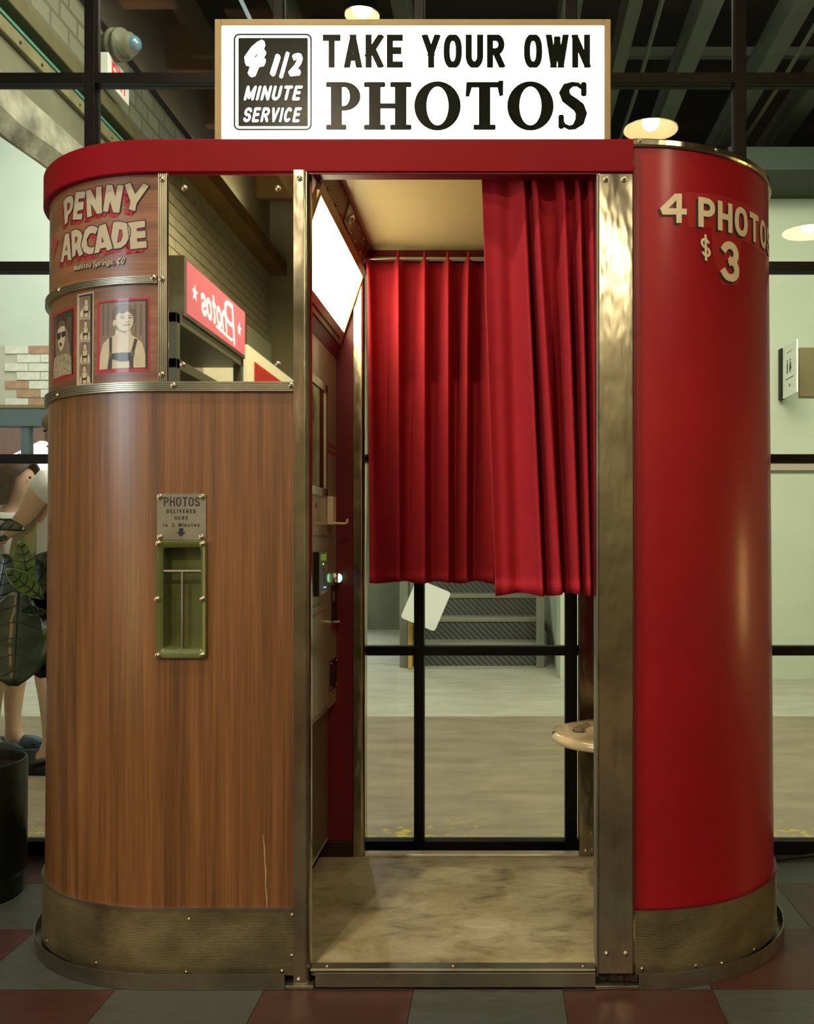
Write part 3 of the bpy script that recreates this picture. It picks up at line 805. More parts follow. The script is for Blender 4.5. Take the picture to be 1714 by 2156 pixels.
# street beyond the shopfront
tag(MB().box(-9, 3, 9.0, 16, -.06, -.01).build('ground_street', 'street_grey'), kind='structure')
tag(MB().box(HX0 - 4, SPX, 6.9, 9.0, -.06, -.012).build('ground_pavement', 'street_grey'), kind='structure')
bd = thing('brick_building', (-4, 13, 0), 'pinkish brick building across the street behind the shopfront', 'building')
MB().box(-10, 2, 13, 13.4, 0, 6).build('facade', 'red_brick_far', bd)
for i in range(4):
    box_obj('window', (-6.4 + i * 1.3, -5.6 + i * 1.3, 12.95, 13.02, 1.3, 2.6), 'machine_dark', bd)
    box_obj('lintel', (-6.5 + i * 1.3, -5.5 + i * 1.3, 12.9, 13.02, 2.6, 2.75), 'sign_white', bd)
aw = thing('market_awning', (-4.2, 10.5, 0), 'white sloping awning on thin posts in the street', 'awning')
MB().grid([[(-6.2, 9.8, 1.75), (-3.0, 9.8, 1.45)], [(-6.2, 11.4, 2.3), (-3.0, 11.4, 2.0)]], 0, False).build('canopy', 'sign_white', aw, solid=.02)
for x, zt_ in ((-6.1, 1.75), (-4.6, 1.6), (-3.1, 1.46)): MB().tube([(x, 9.85, 0), (x, 9.85, zt_)], .025, 8).build('post', 'blue_grey', aw)

# ================================================================== PHOTO BOOTH
BOOTH = thing('photo_booth', (0, 0.36, 0), 'red and woodgrain vintage photo booth with rounded ends and metal trim', 'photo booth')
LPX0, LPX1 = X(621), X(656)              # left door post
RPX0, RPX1 = X(1255), X(1332)            # right door post
ZB0, ZB1 = 0.024, Z(1915)                # ribbed base
ZT0, ZT1 = Z(825), Z(804)                # trim band over the wood
ZHB, ZHT = Z(367), 1.7405                # header
ROY = 0.69                               # rear door plane

# --- wood panel with the cut-out for the delivery chute
hx0, hx1, hz0, hz1 = X(343), X(426), Z(1368), Z(1150)
def shell(side, pr, zs, off, skip=None, depth=0.01):
    mb = MB(); L = plen(side, pr)
    for i in range(len(pr) - 1):
        for j in range(len(zs) - 1):
            if skip and skip(pr[i], pr[i + 1], zs[j], zs[j + 1]): continue
            v = [(*pt(side, *pr[a], off, zs[b]), zs[b]) for a, b in ((i, j), (i + 1, j), (i + 1, j + 1), (i, j + 1))]
            uv = [(L[a], zs[b]) for a, b in ((i, j), (i + 1, j), (i + 1, j + 1), (i, j + 1))]
            mb.add(v, [(0, 1, 2, 3)], 0, uv)
    return mb
pr = path('L', LPX0, pi, 48, -0.21, extra=(hx1, hx0))
sk = lambda a, b, c, d: a[0] == 's' and b[0] == 's' and min(a[1], b[1]) >= hx0 - 1e-6 and max(a[1], b[1]) <= hx1 + 1e-6 and c >= hz0 - 1e-6 and d <= hz1 + 1e-6
wp = shade(shell('L', pr, [ZB1 - 0.01, hz0, hz1, ZT0 + 0.01], 0.0, sk).build('wood_panel', 'wood_vertical', BOOTH))
mb = MB(); sc_ = [(X(554 + a), Z(b)) for a, b in ((0, 1757), (3, 1785), (4, 1812), (6, 1836), (5, 1862), (8, 1890), (8, 1914))]
put(mb, ribbon(sc_, [.001, .003, .002, .0035, .002, .003, .001]), front_map(0), 0.0006)
mb.build('scratch_mark', 'scratch', wp)

# --- upper display panels
pr = path('L', X(352), pi, 48, -0.21)
up = shade(shell('L', pr, [ZT1 - 0.01, 1.454, ZHB + 0.02], 0.0).build('display_panel', 'wood_horizontal', BOOTH))

# --- ribbed metal trims
def rib_section(z0, z1, o0, o1, n, vd=.68):
    sec = [(o0, z0), (o1 * .7, z0)]; h = (z1 - z0) / n
    for i in range(n):
        a = z0 + i * h
        sec += [(o1 * vd, a + h * .06), (o1, a + h * .28), (o1, a + h * .72), (o1 * vd, a + h * .94)]
    return sec + [(o1 * .7, z1), (o0, z1)]
mb = sweep(MB(), 'L', path('L', X(619), pi, 48, -.21), rib_section(ZT0, ZT1, 0.0, 0.0085, 5))
tr1 = shade(mb.build('trim_band', 'trim_alu', BOOTH), .35)
for px, py in ((129, 833), (368, 813), (615, 813)): side_screw(tr1, 'L', px, py, 0.008)
mb = sweep(MB(), 'L', path('L', X(333), pi, 48, -.21), rib_section(Z(598), Z(582), 0.0, 0.0085, 5))
tr2 = shade(mb.build('trim_band', 'trim_alu', BOOTH), .35)
for px, py in ((132, 612), (326, 587)): side_screw(tr2, 'L', px, py, 0.008)
# vertical ribbed strip
sec = []; x0, x1 = X(335), X(355); n = 5; h = (x1 - x0) / n; pl = [(x0, 0.0), (x0, -.005)]
for i in range(n): pl += [(x0 + i * h + h * .1, -.006), (x0 + i * h + h * .3, -.0085), (x0 + i * h + h * .7, -.0085), (x0 + i * h + h * .9, -.006)]
pl += [(x1, -.005), (x1, 0.0)]
vs = MB().prism(pl, 'z', ZT1, ZHB).build('vertical_trim', 'trim_alu', BOOTH)
for py in (381, 590, 790): screw(vs, (X(344), -.008, Z(py)))

# --- mirror
mr = box_obj('mirror', (X(357), X(620.5), -0.005, 0.004, ZT1 - .001, Z(371)), 'mirror_glass', BOOTH)
for px, py in ((390, 398), (587, 399), (387, 769), (587, 768)): screw(mr, (X(px), -.005, Z(py)))

# --- door posts
def roundpost(x0, x1, yf, yb, r, right=True):
    pl = [(x0, yb), (x0, yf)] if right else [(x1, yb), (x1, yf)]
    cx = x1 - r if right else x0 + r
    for i in range(9):
        a = pi / 2 * i / 8
        pl.append((cx + (r if right else -r) * sin(a), yf + r - r * cos(a)))
    pl.append((x1 if right else x0, yb)); return pl
o = MB().prism(roundpost(LPX0, LPX1, -.014, .008, .014), 'z', Z(2066), ZHB + .004).build('door_post', 'brass_steel', BOOTH)
lp = shade(o, .5)
screw(lp, (X(634), -.014, Z(381))); screw(lp, (X(632), -.014, Z(2057)), me=SCREW)
mb = MB().box(RPX0 + .004, RPX1, -.012, .002, Z(2045), ZHB - .002)
rp = mb.build('door_post', 'brass_steel', BOOTH, bevel=.002)
for px, py in ((1274, 383), (1312, 383), (1276, 2003), (1316, 2003)): screw(rp, (X(px), -.012, Z(py)))
for k, (px, py, r) in enumerate(((1289, 433, .010), (1300, 560, .013), (1312, 950, .011), (1268, 780, .009), (1300, 1310, .012), (1275, 1560, .01), (1302, 1700, .014))):
    pass
MB().box(RPX0, RPX0 + .004, -.010, .05, Z(2052), ZHB).build('post_edge', 'dull_steel', BOOTH, bevel=.001)
MB().box(RPX1, RPX1 + .004, -.012, 0.002, ZB1, ZHB).build('post_seam', 'red_inner', BOOTH)
# crumbling wooden plinth under the right post
mb = MB(); xs = [RPX0 + (X(1342) - RPX0) * i / 14 for i in range(15)]
for a, b in zip(xs[:-1], xs[1:]): mb.box(a, b, random.uniform(-.006, .004), .03, .010, Z(2047) + random.uniform(-.006, .0))
mb.build('rotten_plinth', 'rot_wood', BOOTH)

# --- header, roof, top trim, red side
pr = [('s', RPX1), ('s', 0.0), ('s', -.25)] + path('L', CLX, pi, 52)[1:] + [('b', RPX1)]
mb = sweep(MB(), 'L', pr, [(-.012, ZHB), (.012, ZHB), (.0135, ZHB + .002), (.0135, ZHT - .003), (.011, ZHT), (-.012, ZHT)])
hd = shade(mb.build('header_band', 'red_header', BOOTH), .4)
def stadium(off, z, n=40):
    out = [pt('R', 'a', pi * i / n, off, z) for i in range(n + 1)] + [pt('L', 'a', pi * (1 - i / n), off, z) for i in range(n + 1)]
    return out
MB().prism(stadium(-.002, 1.74), 'z', 1.733, 1.743).build('roof_board', 'rot_wood', BOOTH)
# the roof sheet
pr = path('R', RPX1 + .003, pi, 52, RPX1 + .003)
rd = shade(shell('R', pr, [ZB1 - .01, 0.9, 1.7405], 0.0).build('red_side_panel', 'red_panel', BOOTH))
mb = sweep(MB(), 'R', path('R', RPX1 + .001, pi, 52, RPX1), [(0, Z(310)), (.004, Z(310)), (.0065, Z(306)), (.0065, Z(296)), (.004, Z(293.5)), (0, Z(293))])
tt = shade(mb.build('top_trim', 'brass_steel', BOOTH), .5)
side_screw(tt, 'R', 1346, 300, .006, SCREW_S); side_screw(tt, 'R', 1505, 318, .006, SCREW_S)

# --- ribbed kick panels and the base rail
mb = sweep(MB(), 'L', path('L', X(619.5), pi, 52, -.21), rib_section(ZB0, ZB1, -.002, .0055, 42, .5))
kl = shade(mb.build('kick_panel', 'rib_alu', BOOTH), .35)
mb = sweep(MB(), 'L', path('L', X(620), pi, 52, -.21), [(-.002, ZB1), (.0065, ZB1), (.0065, ZB1 + .004), (-.002, ZB1 + .004)])
shade(mb.build('kick_edge', 'dull_steel', BOOTH), .35)
for px, py in ((400, 1934), (616, 1925), (616, 2010), (206, 2026), (394, 2045), (595, 2043), (104, 1980)): side_screw(kl, 'L', px, py, .005, SCREW_S)
mb = sweep(MB(), 'R', path('R', X(1337), pi, 52, RPX1), rib_section(ZB0, ZB1, -.002, .0055, 42, .5))
kr = shade(mb.build('kick_panel', 'rib_alu', BOOTH), .35)
mb = sweep(MB(), 'R', path('R', X(1337), pi, 52, RPX1), [(-.002, ZB1), (.0065, ZB1), (.0065, ZB1 + .003), (-.002, ZB1 + .003)])
shade(mb.build('kick_edge', 'red_inner', BOOTH), .35)
for px, py in ((1351, 2038), (1463, 2032), (1517, 2027), (1583, 1998), (1631, 1933)): side_screw(kr, 'R', px, py, .005, SCREW_S)
railsec = [(-.004, 0.0005), (.022, 0.0005), (.022, .033), (.0195, .033), (.0195, .004), (-.004, .004)]
for side, x0 in (('L', X(604)), ('R', X(1342))):
    shade(sweep(MB(), side, path(side, x0, pi, 52, -.21 if side == 'L' else RPX1), railsec).build('base_rail', 'dull_steel', BOOTH), .4)
# flat straps, kick plate and threshold at the doorway
box_obj('base_strap', (X(604), X(664), -.020, .03, .0005, .008), 'dull_steel', BOOTH, bevel=.001)
box_obj('base_strap', (X(1252), X(1342), -.020, .03, .0005, .008), 'dull_steel', BOOTH, bevel=.001)
box_obj('kick_plate', (X(667), X(1253), -.018, -.012, .004, .0345), 'dull_steel', BOOTH, bevel=.0015)
box_obj('kick_core', (X(667), X(1253), -.012, .02, .004, .036), 'rot_wood', BOOTH)
th = box_obj('threshold', (X(656), X(1253), -.020, .014, .0355, .0425), 'dull_steel', BOOTH, bevel=.003)
for px in (955, 1227, 690): screw(th, (X(px, .0), -.006, .0425), (0, 0, 1), SCREW_S)
def inside(z, xl, y0, y1, n=24):
    arc_ = [pt('R', 'a', pi * i / n, -.012, z) for i in range(n + 1)]
    arc_ = [p for p in arc_ if y0 < p[1] < y1]
    xa_ = arc_[0][0]; xb_2 = arc_[-1][0]
    return [(xl, y0), (xa_ - .01, y0)] + arc_ + [(xb_2 - .01, y1), (xl, y1)]
MB().prism(inside(.03, -.31, .012, ROY + .012), 'z', .015, .0395).build('booth_floor', 'booth_lino', BOOTH)

# --- rear doorway
RLX0, RLX1 = X(745, ROY), X(768, ROY)
RRX0, RRX1 = X(1220, ROY), X(1262, ROY)
rl = shade(MB().prism(roundpost(RLX0, RLX1, ROY - .004, ROY + .05, .010), 'z', .0395, 1.70).build('rear_post', 'brass_steel', BOOTH), .5)
rr = MB().box(RRX0, RRX1, ROY, ROY + .05, .0395, 1.70).build('rear_post', 'brass_steel', BOOTH, bevel=.002)
screw(rr, (X(1234, ROY), ROY, Z(1792, ROY))); screw(rr, (X(1247, ROY), ROY, Z(1755, ROY)), me=SCREW_S); screw(rr, (X(1247, ROY), ROY, Z(1789, ROY)), me=SCREW_S)
box_obj('rear_threshold', (RLX1, RRX0, ROY - .004, ROY + .03, .0395, .047), 'threshold_white', BOOTH, bevel=.002)
box_obj('rear_return', (-.40, RLX0 + .004, ROY + .004, ROY + .02, .0395, 1.73), 'red_inner', BOOTH)
box_obj('rear_return', (RRX1 - .004, .56, ROY + .004, ROY + .02, .0395, 1.73), 'red_inner', BOOTH)
box_obj('return_base', (-.31, RLX0, ROY - .006, ROY + .004, .0395, Z(1770, ROY)), 'maroon_plate', BOOTH, bevel=.002)
box_obj('rear_header', (-.40, .56, ROY + .004, ROY + .03, Z(549, ROY), 1.73), 'red_inner', BOOTH)
MB().prism(inside(1.73, -.165, .004, ROY + .02), 'z', 1.7265, 1.733).build('ceiling_panel', 'ceiling_cream', BOOTH)
CRY = 0.648                                             # rear curtain rod
rod = MB().tube([(-.19, CRY, Z(546, CRY)), (.50, CRY, Z(546, CRY))], .0065, 12).build('curtain_rod', 'chrome', BOOTH)
FRY = 0.040
rod2 = MB().tube([(-.19, FRY, 1.700), (.50, FRY, 1.700)], .0065, 12).build('curtain_rod', 'chrome', BOOTH)
# inner door jamb strips of the doorway
box_obj('head_jamb', (LPX1 - .01, RPX0 + .01, -.010, .02, ZHB - .004, ZHB + .004), 'red_inner', BOOTH, bevel=.001)

# --- camera side of the booth: machine front
MX, MX2 = -.263, -.287
mf = box_obj('machine_front', (-.33, MX, .02, ROY + .003, Z(1478, ROY), Z(755, ROY)), 'cream_panel', BOOTH, bevel=.002)
ml = box_obj('machine_lower', (-.34, MX2, .02, ROY + .003, .092, Z(1478, ROY) + .004), 'machine_green', BOOTH, bevel=.001)
box_obj('lower_edge', (MX2 - .004, MX2 + .001, .02, ROY, .088, .0925), 'threshold_white', ml)
box_obj('toe_space', (-.36, -.318, .02, ROY, .0395, .092), 'rubber_dark', BOOTH)
# lit panel: leans out towards the sitter
LT, LB = Vector((-.190, 1.6475)), Vector((-.242, 1.494))
LY0, LY1 = .048, .676
dirv = (LT - LB).normalized(); nrm = Vector((dirv.y, -dirv.x))
FT = LT + dirv * .022; FB = LB - dirv * .036
def slab(mb, a, b, y0, y1, th, mat=0):
    p = [a, b, b - nrm * th, a - nrm * th]
    return mb.prism([(q.x, q.y) for q in p], 'y', y0, y1, mat) if False else mb.add(
        [(q.x, y, q.y) for y in (y0, y1) for q in p], [(0, 1, 2, 3), (4, 7, 6, 5), (0, 4, 5, 1), (1, 5, 6, 2), (2, 6, 7, 3), (3, 7, 4, 0)], mat)
lpn = slab(MB(), LB, LT, LY0, LY1, .006).build('light_panel', 'booth_glow', BOOTH)
fr = MB(); e = nrm * .004
slab(fr, LT + e, FT + e, LY0 - .02, LY1 + .012, .012); slab(fr, FB + e, LB + e, LY0 - .02, LY1 + .012, .012)
slab(fr, LB + e, LT + e, LY0 - .02, LY0, .012); slab(fr, LB + e, LT + e, LY1, LY1 + .012, .012)
frm = fr.build('light_frame', 'light_frame', BOOTH)
slab(MB(), FB + e * 1.2 + dirv * .010, FB + e * 1.2 + dirv * .016, LY0, LY1 - .03, .01).build('frame_gasket', 'rubber_dark', frm)
# red boards above and below the light
mb = MB(); tp = Vector((-.165, 1.727)); slab2 = [FT, tp, tp - Vector((.03, 0)), FT - Vector((.03, 0))]
mb.prism([(p.x, p.y) for p in slab2], 'y', .01, ROY + .004)
rb = mb.build('light_board', 'red_inner', BOOTH)
mb = MB(); bt = Vector((MX, Z(755, ROY))); mb.prism([(p.x, p.y) for p in (FB, FB - Vector((.05, 0)), bt - Vector((.05, 0)), bt)], 'y', .01, ROY + .004)
mb.build('light_apron', 'red_inner', BOOTH)
bdir = (tp - FT).normalized(); bn = Vector((bdir.y, -bdir.x)); bn3 = (bn.x, 0, bn.y)
def onboard(t, y, o_=.0005):
    q = FT + (tp - FT) * t + bn * o_; return (q.x, y, q.y)
for y in (.10, .20, .26, .40, .47, .56, .64):
    for t in (.18, .82): screw(rb, onboard(t, y), bn3, SCREW_S, 'rivet')
kp = MB().add([onboard(.12, .30, .003), onboard(.12, .38, .003), onboard(.9, .38, .003), onboard(.9, .30, .003), onboard(.12, .30, 0), onboard(.12, .38, 0), onboard(.9, .38, 0), onboard(.9, .30, 0)],
              [(0, 1, 2, 3), (0, 4, 5, 1), (1, 5, 6, 2), (2, 6, 7, 3), (3, 7, 4, 0)]).build('key_plate', 'dull_steel', BOOTH)
pk = Vector(onboard(.5, .34, .003)); MB().lathe([(.011, 0), (.011, .008), (.008, .010), (.0001, .010)], Matrix.Translation(pk) @ Vector(bn3).to_track_quat('Z', 'Y').to_matrix().to_4x4(), 16).build('key_lock', 'chrome', kp)

# --- fittings on the machine front
def yat(px, x=MX): return -D0 + (CX - x) * F_PX / (VX - px)
yw = yat(685)
wf = MB(); zt_, zb_ = Z(812, yw), Z(1048, yw); wy0 = .12
for b in ((wy0, yw, zt_ - .022, zt_), (wy0, yw, zb_, zb_ + .022), (yw - .018, yw, zb_, zt_), (wy0, wy0 + .018, zb_, zt_)): wf.box(MX, MX + .006, *b)
wf_ = wf.build('viewing_frame', 'chrome', BOOTH, bevel=.001)
box_obj('viewing_glass', (MX, MX + .002, wy0 + .01, yw - .01, zb_ + .01, zt_ - .01), 'dark_mirror', wf_)
yh = yat(688)
hk = MB().box(MX, MX + .016, yh, yh + .05, Z(1105, yh), Z(1045, yh))
hk_ = hk.build('coat_hook_plate', 'plastic_white', BOOTH, bevel=.002)
zz = Z(1104, yh) + .003
for dy in (.008, .026):
    MB().tube([(MX + .012, yh + dy, zz), (X(728, yh + dy), yh + dy, zz - .001), (X(731, yh + dy), yh + dy, zz + .004), (X(732, yh + dy), yh + dy, zz + .012)], .0032, 8).build('hook', 'plastic_white', hk_)
yc = yat(677.5); cz0, cz1 = Z(1251, yc), Z(1161, yc); yc0 = yc - .11
crd = box_obj('card_reader', (MX, MX + .014, yc0, yc, cz0, cz1), 'plastic_black', BOOTH, bevel=.002)
H_ = cz1 - cz0; cxf = MX + .0142
def rd_(name, u0, u1, v0, v1, mat, th=.0015): box_obj(name, (cxf, cxf + th, yc0 + (yc - yc0) * u0, yc0 + (yc - yc0) * u1, cz0 + H_ * v0, cz0 + H_ * v1), mat, crd)
rd_('display', .15, .80, .80, .945, 'led_lime')
rd_('indicator', .44, .50, .70, .735, 'led_yellow')
for i in range(3):
    rd_('key', .46 + i * .16, .56 + i * .16, .635, .68, 'grey_fixture', .003); rd_('key', .46 + i * .16, .55 + i * .16, .565, .60, 'red_ink' if i == 0 else 'grey_fixture', .003)
for i in range(3): rd_('blue_lamp', .57 + i * .07, .605 + i * .07, .165, .195, 'led_blue', .002)
rd_('sticker', .15, .62, .04, .10, 'badge_yellow'); rd_('sticker', .72, .95, .06, .085, 'badge_pink')
m_ = Matrix.Translation((cxf, yc0 + (yc - yc0) * .66, cz0 + H_ * .405)) @ Vector((1, 0, 0)).to_track_quat('Z', 'Y').to_matrix().to_4x4()
MB().lathe([(.0115, 0), (.0115, .001), (.010, .001), (.010, 0)], m_, 18).build('tap_ring', 'grey_fixture', crd)
# green start lamp and coin mechanism
yg = yat(704)
gb = MB().lathe([(.016, 0), (.016, .010), (.013, .012)], Matrix.Translation((MX, yg, Z(1217, yg))) @ Vector((1, 0, 0)).to_track_quat('Z', 'Y').to_matrix().to_4x4(), 18).build('start_button', 'chrome', BOOTH)
MB().lathe([(.0125, .011), (.0115, .016), (.007, .020), (.0001, .0215)], Matrix.Translation((MX, yg, Z(1217, yg))) @ Vector((1, 0, 0)).to_track_quat('Z', 'Y').to_matrix().to_4x4(), 16).build('lens', 'led_green', gb)
yk = yat(697.5)
cp = box_obj('coin_plate', (MX, MX + .004, yk, ROY - .004, Z(1308, yk), Z(1231, yk)), 'maroon_plate', BOOTH, bevel=.001)
box_obj('coin_slot', (MX + .004, MX + .0055, yk + .028, yk + .031, Z(1262, yk), Z(1245, yk)), 'chrome', cp)
box_obj('slot_print', (MX + .004, MX + .0048, yk + .006, yk + .022, Z(1266, yk), Z(1248, yk)), 'grey_fixture', cp)
lev = MB().tube([(MX, .63, Z(1310, .63)), (X(716, .63), .63, Z(1309, .63))], .0045, 10).build('coin_lever', 'chrome', BOOTH)
box_obj('coin_return', (MX, MX + .008, yk + .002, ROY - .006, Z(1326, yk), Z(1312, yk)), 'red_inner', BOOTH, bevel=.001)
yp = yat(694)
sp_ = box_obj('service_plate', (MX, MX + .003, yp, ROY - .002, Z(1456, yp), Z(1392, yp)), 'maroon_plate', BOOTH, bevel=.001)
for a in (yp + .006, ROY - .010):
    for b in (Z(1450, yp), Z(1398, yp)): screw(sp_, (MX + .003, a, b), (1, 0, 0), SCREW_S)
# faded print on the machine front
mb = MB(); mpm = lambda u, v, off: (MX + off, u, v)
def bars(y0, y1, z0, z1, n):
    st_ = (y1 - y0) / n; return [[(y0 + i * st_, z0), (y0 + i * st_ + st_ * .72, z0), (y0 + i * st_ + st_ * .72, z1), (y0 + i * st_, z1)] for i in range(n)]
ya, yb_ = yat(687), yat(706)
put(mb, bars(ya, yb_, Z(938, ya), Z(928, ya), 7) + bars(ya, yb_, Z(953, ya), Z(943, ya), 6), mpm, .0006)
put(mb, [[(yat(662), Z(1069, yat(662))), (yat(669), Z(1069, yat(662))), (yat(665.5), Z(1054, yat(665)))]], mpm, .0006)
put(mb, [[(.2, Z(1292, .42)), (yat(684), Z(1284, .5)), (yat(684), Z(1288, .5)), (.2, Z(1297, .42))]], mpm, .0006)
mb.build('faded_print', 'red_ink', mf)
mb = MB(); put(mb, bars(.36, yat(688), Z(1126, .45), Z(1132, .45), 16) + bars(.3, yat(676), Z(1278, .4), Z(1270, .4), 6), mpm, .0006)
put(mb, bars(.30, yat(690), Z(1500, .5), Z(1493, .5), 14), mpm, .0006)
mb.build('faded_print', 'machine_green', mf)

# --- delivery chute and its plate
def ring(mb, a, b, ya, yb, mat=0):
    n = len(a); mb.add([(x, ya, z) for x, z in a] + [(x, yb, z) for x, z in b], [(i, (i + 1) % n, n + (i + 1) % n, n + i) for i in range(n)], mat, smooth=True)
x0, x1, z0, z1 = X(330), X(437.5), Z(1386), Z(1138)
ix0, ix1, iz0, iz1 = X(345), X(424), Z(1366), Z(1153)
bx0, bx1, bz0, bz1 = ix0 + .001, ix1 - .002, iz0 + .001, iz1 - .002
O_, O2, I2, I_, B_ = rrect(x0, x1, z0, z1, .006), rrect(x0 + .002, x1 - .002, z0 + .002, z1 - .002, .006), rrect(ix0 - .006, ix1 + .006, iz0 - .006, iz1 + .006, .006), rrect(ix0, ix1, iz0, iz1, .005), rrect(bx0, bx1, bz0, bz1, .006)
mb = MB(); ring(mb, O_, O_, 0.0, -.006); ring(mb, O_, O2, -.006, -.0085); ring(mb, O2, I2, -.0085, -.0085); ring(mb, I2, I_, -.0085, -.003); ring(mb, I_, B_, -.003, .036)
mb.add([(x, .036, z) for x, z in B_], [tuple(range(len(B_)))])
chu = mb.build('delivery_chute', 'green_enamel', BOOTH, weld=True); shade(chu, .7)
MB().tube([(ix0, .002, Z(1203)), (ix1, .002, Z(1203))], .0036, 10).build('cross_bar', 'dull_steel', chu)
MB().tube([(X(384), .001, Z(1203)), (X(384), .0, Z(1368))], .0034, 10).build('upright_bar', 'dull_steel', chu)
for px, py in ((337, 1144), (429.5, 1145), (335, 1261), (429.5, 1261), (336, 1379), (429.5, 1378)): screw(chu, (X(px), -.0085, Z(py)))
mb = MB().prism(rrect(X(331.5), X(434.5), Z(1137), Z(1040), .003), 'y', -.003, .0)
pla = mb.build('delivery_plate', 'plate_brushed', BOOTH)
for px, py in ((338, 1046.5), (427, 1046.5), (338, 1131), (426, 1131)): screw(pla, (X(px), -.003, Z(py)))
mb = MB(); fm = front_map(-.003)
put(mb, text_polys('PHOTOS', X(346), X(421.5), Z(1066), Z(1047), t=.14, gap=.17, wid=.62), fm, .0004)
put(mb, text_polys('DELIVERED', X(352), X(413), Z(1080.5), Z(1072.5), t=.17, gap=.36, wid=.58), fm, .0004)
put(mb, text_polys('HERE', X(369), X(397), Z(1094.5), Z(1087), t=.17, gap=.36, wid=.58), fm, .0004)
put(mb, text_polys('in 3 Minutes', X(345), X(421), Z(1109), Z(1101), t=.16, gap=.34, wid=.56, space=.5), fm, .0004)
put(mb, [[(X(378), Z(1112)), (X(387), Z(1112)), (X(387), Z(1120)), (X(378), Z(1120))], [(X(372.5), Z(1120)), (X(392), Z(1120)), (X(382.3), Z(1130.5))]], fm, .0004)
mb.build('plate_lettering', 'ink_black', pla)

# --- painted lettering on the red side
mp = mapR
def rtext(s, px0, px1, py0, py1, pyref=None, **kw):
    u0, za = inv('R', px0, py1); u1, _ = inv('R', px1, py1); _, zb = inv('R', px0, py0)
    return u0, u1, za, zb
u4, zb4 = inv('R', 1388, 470); u4b, _ = inv('R', 1446, 470); _, zt4 = inv('R', 1415, 408)
uP, _ = inv('R', 1470, 480); ub1, _ = inv('R', 1611, 528)
bnd = mb_s = None
sh, lt = MB(), MB()
LTS = [('4', u4, u4b, 0)]
hgt = zt4 - zb4
uw = hgt * .70; g = hgt * .12; u = uP; 
for chh in 'PHOTOS':
    LTS.append((chh, u, u + uw * (1.1 if chh == 'O' else 1.0), 0)); u += uw * (1.1 if chh == 'O' else 1.0) + g * (1.3 if chh in 'OT' else 1.0)
for chh, a, b, dz in LTS:
    pp = text_polys(chh, a, b, zb4 + dz, zt4 + dz, t=.20, wid=.66)
    if chh == '4': pp = [[inv('R', 1240 + a_ / 4.285, 280 + b_ / 4.285) for a_, b_ in q_] for q_ in ([(788, 548), (838, 548), (836, 812), (788, 812)], [(640, 680), (882, 685), (880, 738), (665, 738)], [(775, 548), (792, 548), (792, 605), (712, 684), (640, 680)])]
    put(sh, [[(p[0] - .006, p[1] - .005) for p in q] for q in pp], mp, .0005, 0, .01); put(lt, pp, mp, .001, 0, .01)
u3a, z3b = inv('R', 1519, 589); u3b, _ = inv('R', 1556, 589); _, z3t = inv('R', 1535, 508)
pp = text_polys('3', u3a, u3b, z3b, z3t, t=.19, wid=.62)
put(sh, [[(p[0] - .005, p[1] - .005) for p in q] for q in pp], mp, .0005, 0, .01); put(lt, pp, mp, .001, 0, .01)
ud, zd = inv('R', 1478, 540); ud2, _ = inv('R', 1497, 540); _, zdt = inv('R', 1488, 502)
pp = text_polys('$', ud, ud2, zd, zdt, t=.12, wid=.5, slant=-.1)
put(sh, [[(p[0] - .003, p[1] - .003) for p in q] for q in pp], mp, .0005, 0, .01); put(lt, pp, mp, .001, 0, .01)
sh.build('letter_shadow', 'letter_shadow', rd); lt.build('painted_lettering', 'letter_cream', rd)
# faded patch of older paint behind the price
plain('red_faded', (158, 34, 30), 0.42, coat=.3, var=.08, vscale=12)
mb = MB(); q = [(1440, 405), (1500, 408), (1560, 425), (1600, 450), (1613, 470), (1613, 545), (1590, 520), (1560, 506), (1556, 600), (1520, 600), (1500, 530), (1498, 480), (1450, 478)]
put(mb, [[inv('R', *p) for p in q]], mp, .0002, 0, .01); mb.build('faded_patch', 'red_faded', rd)

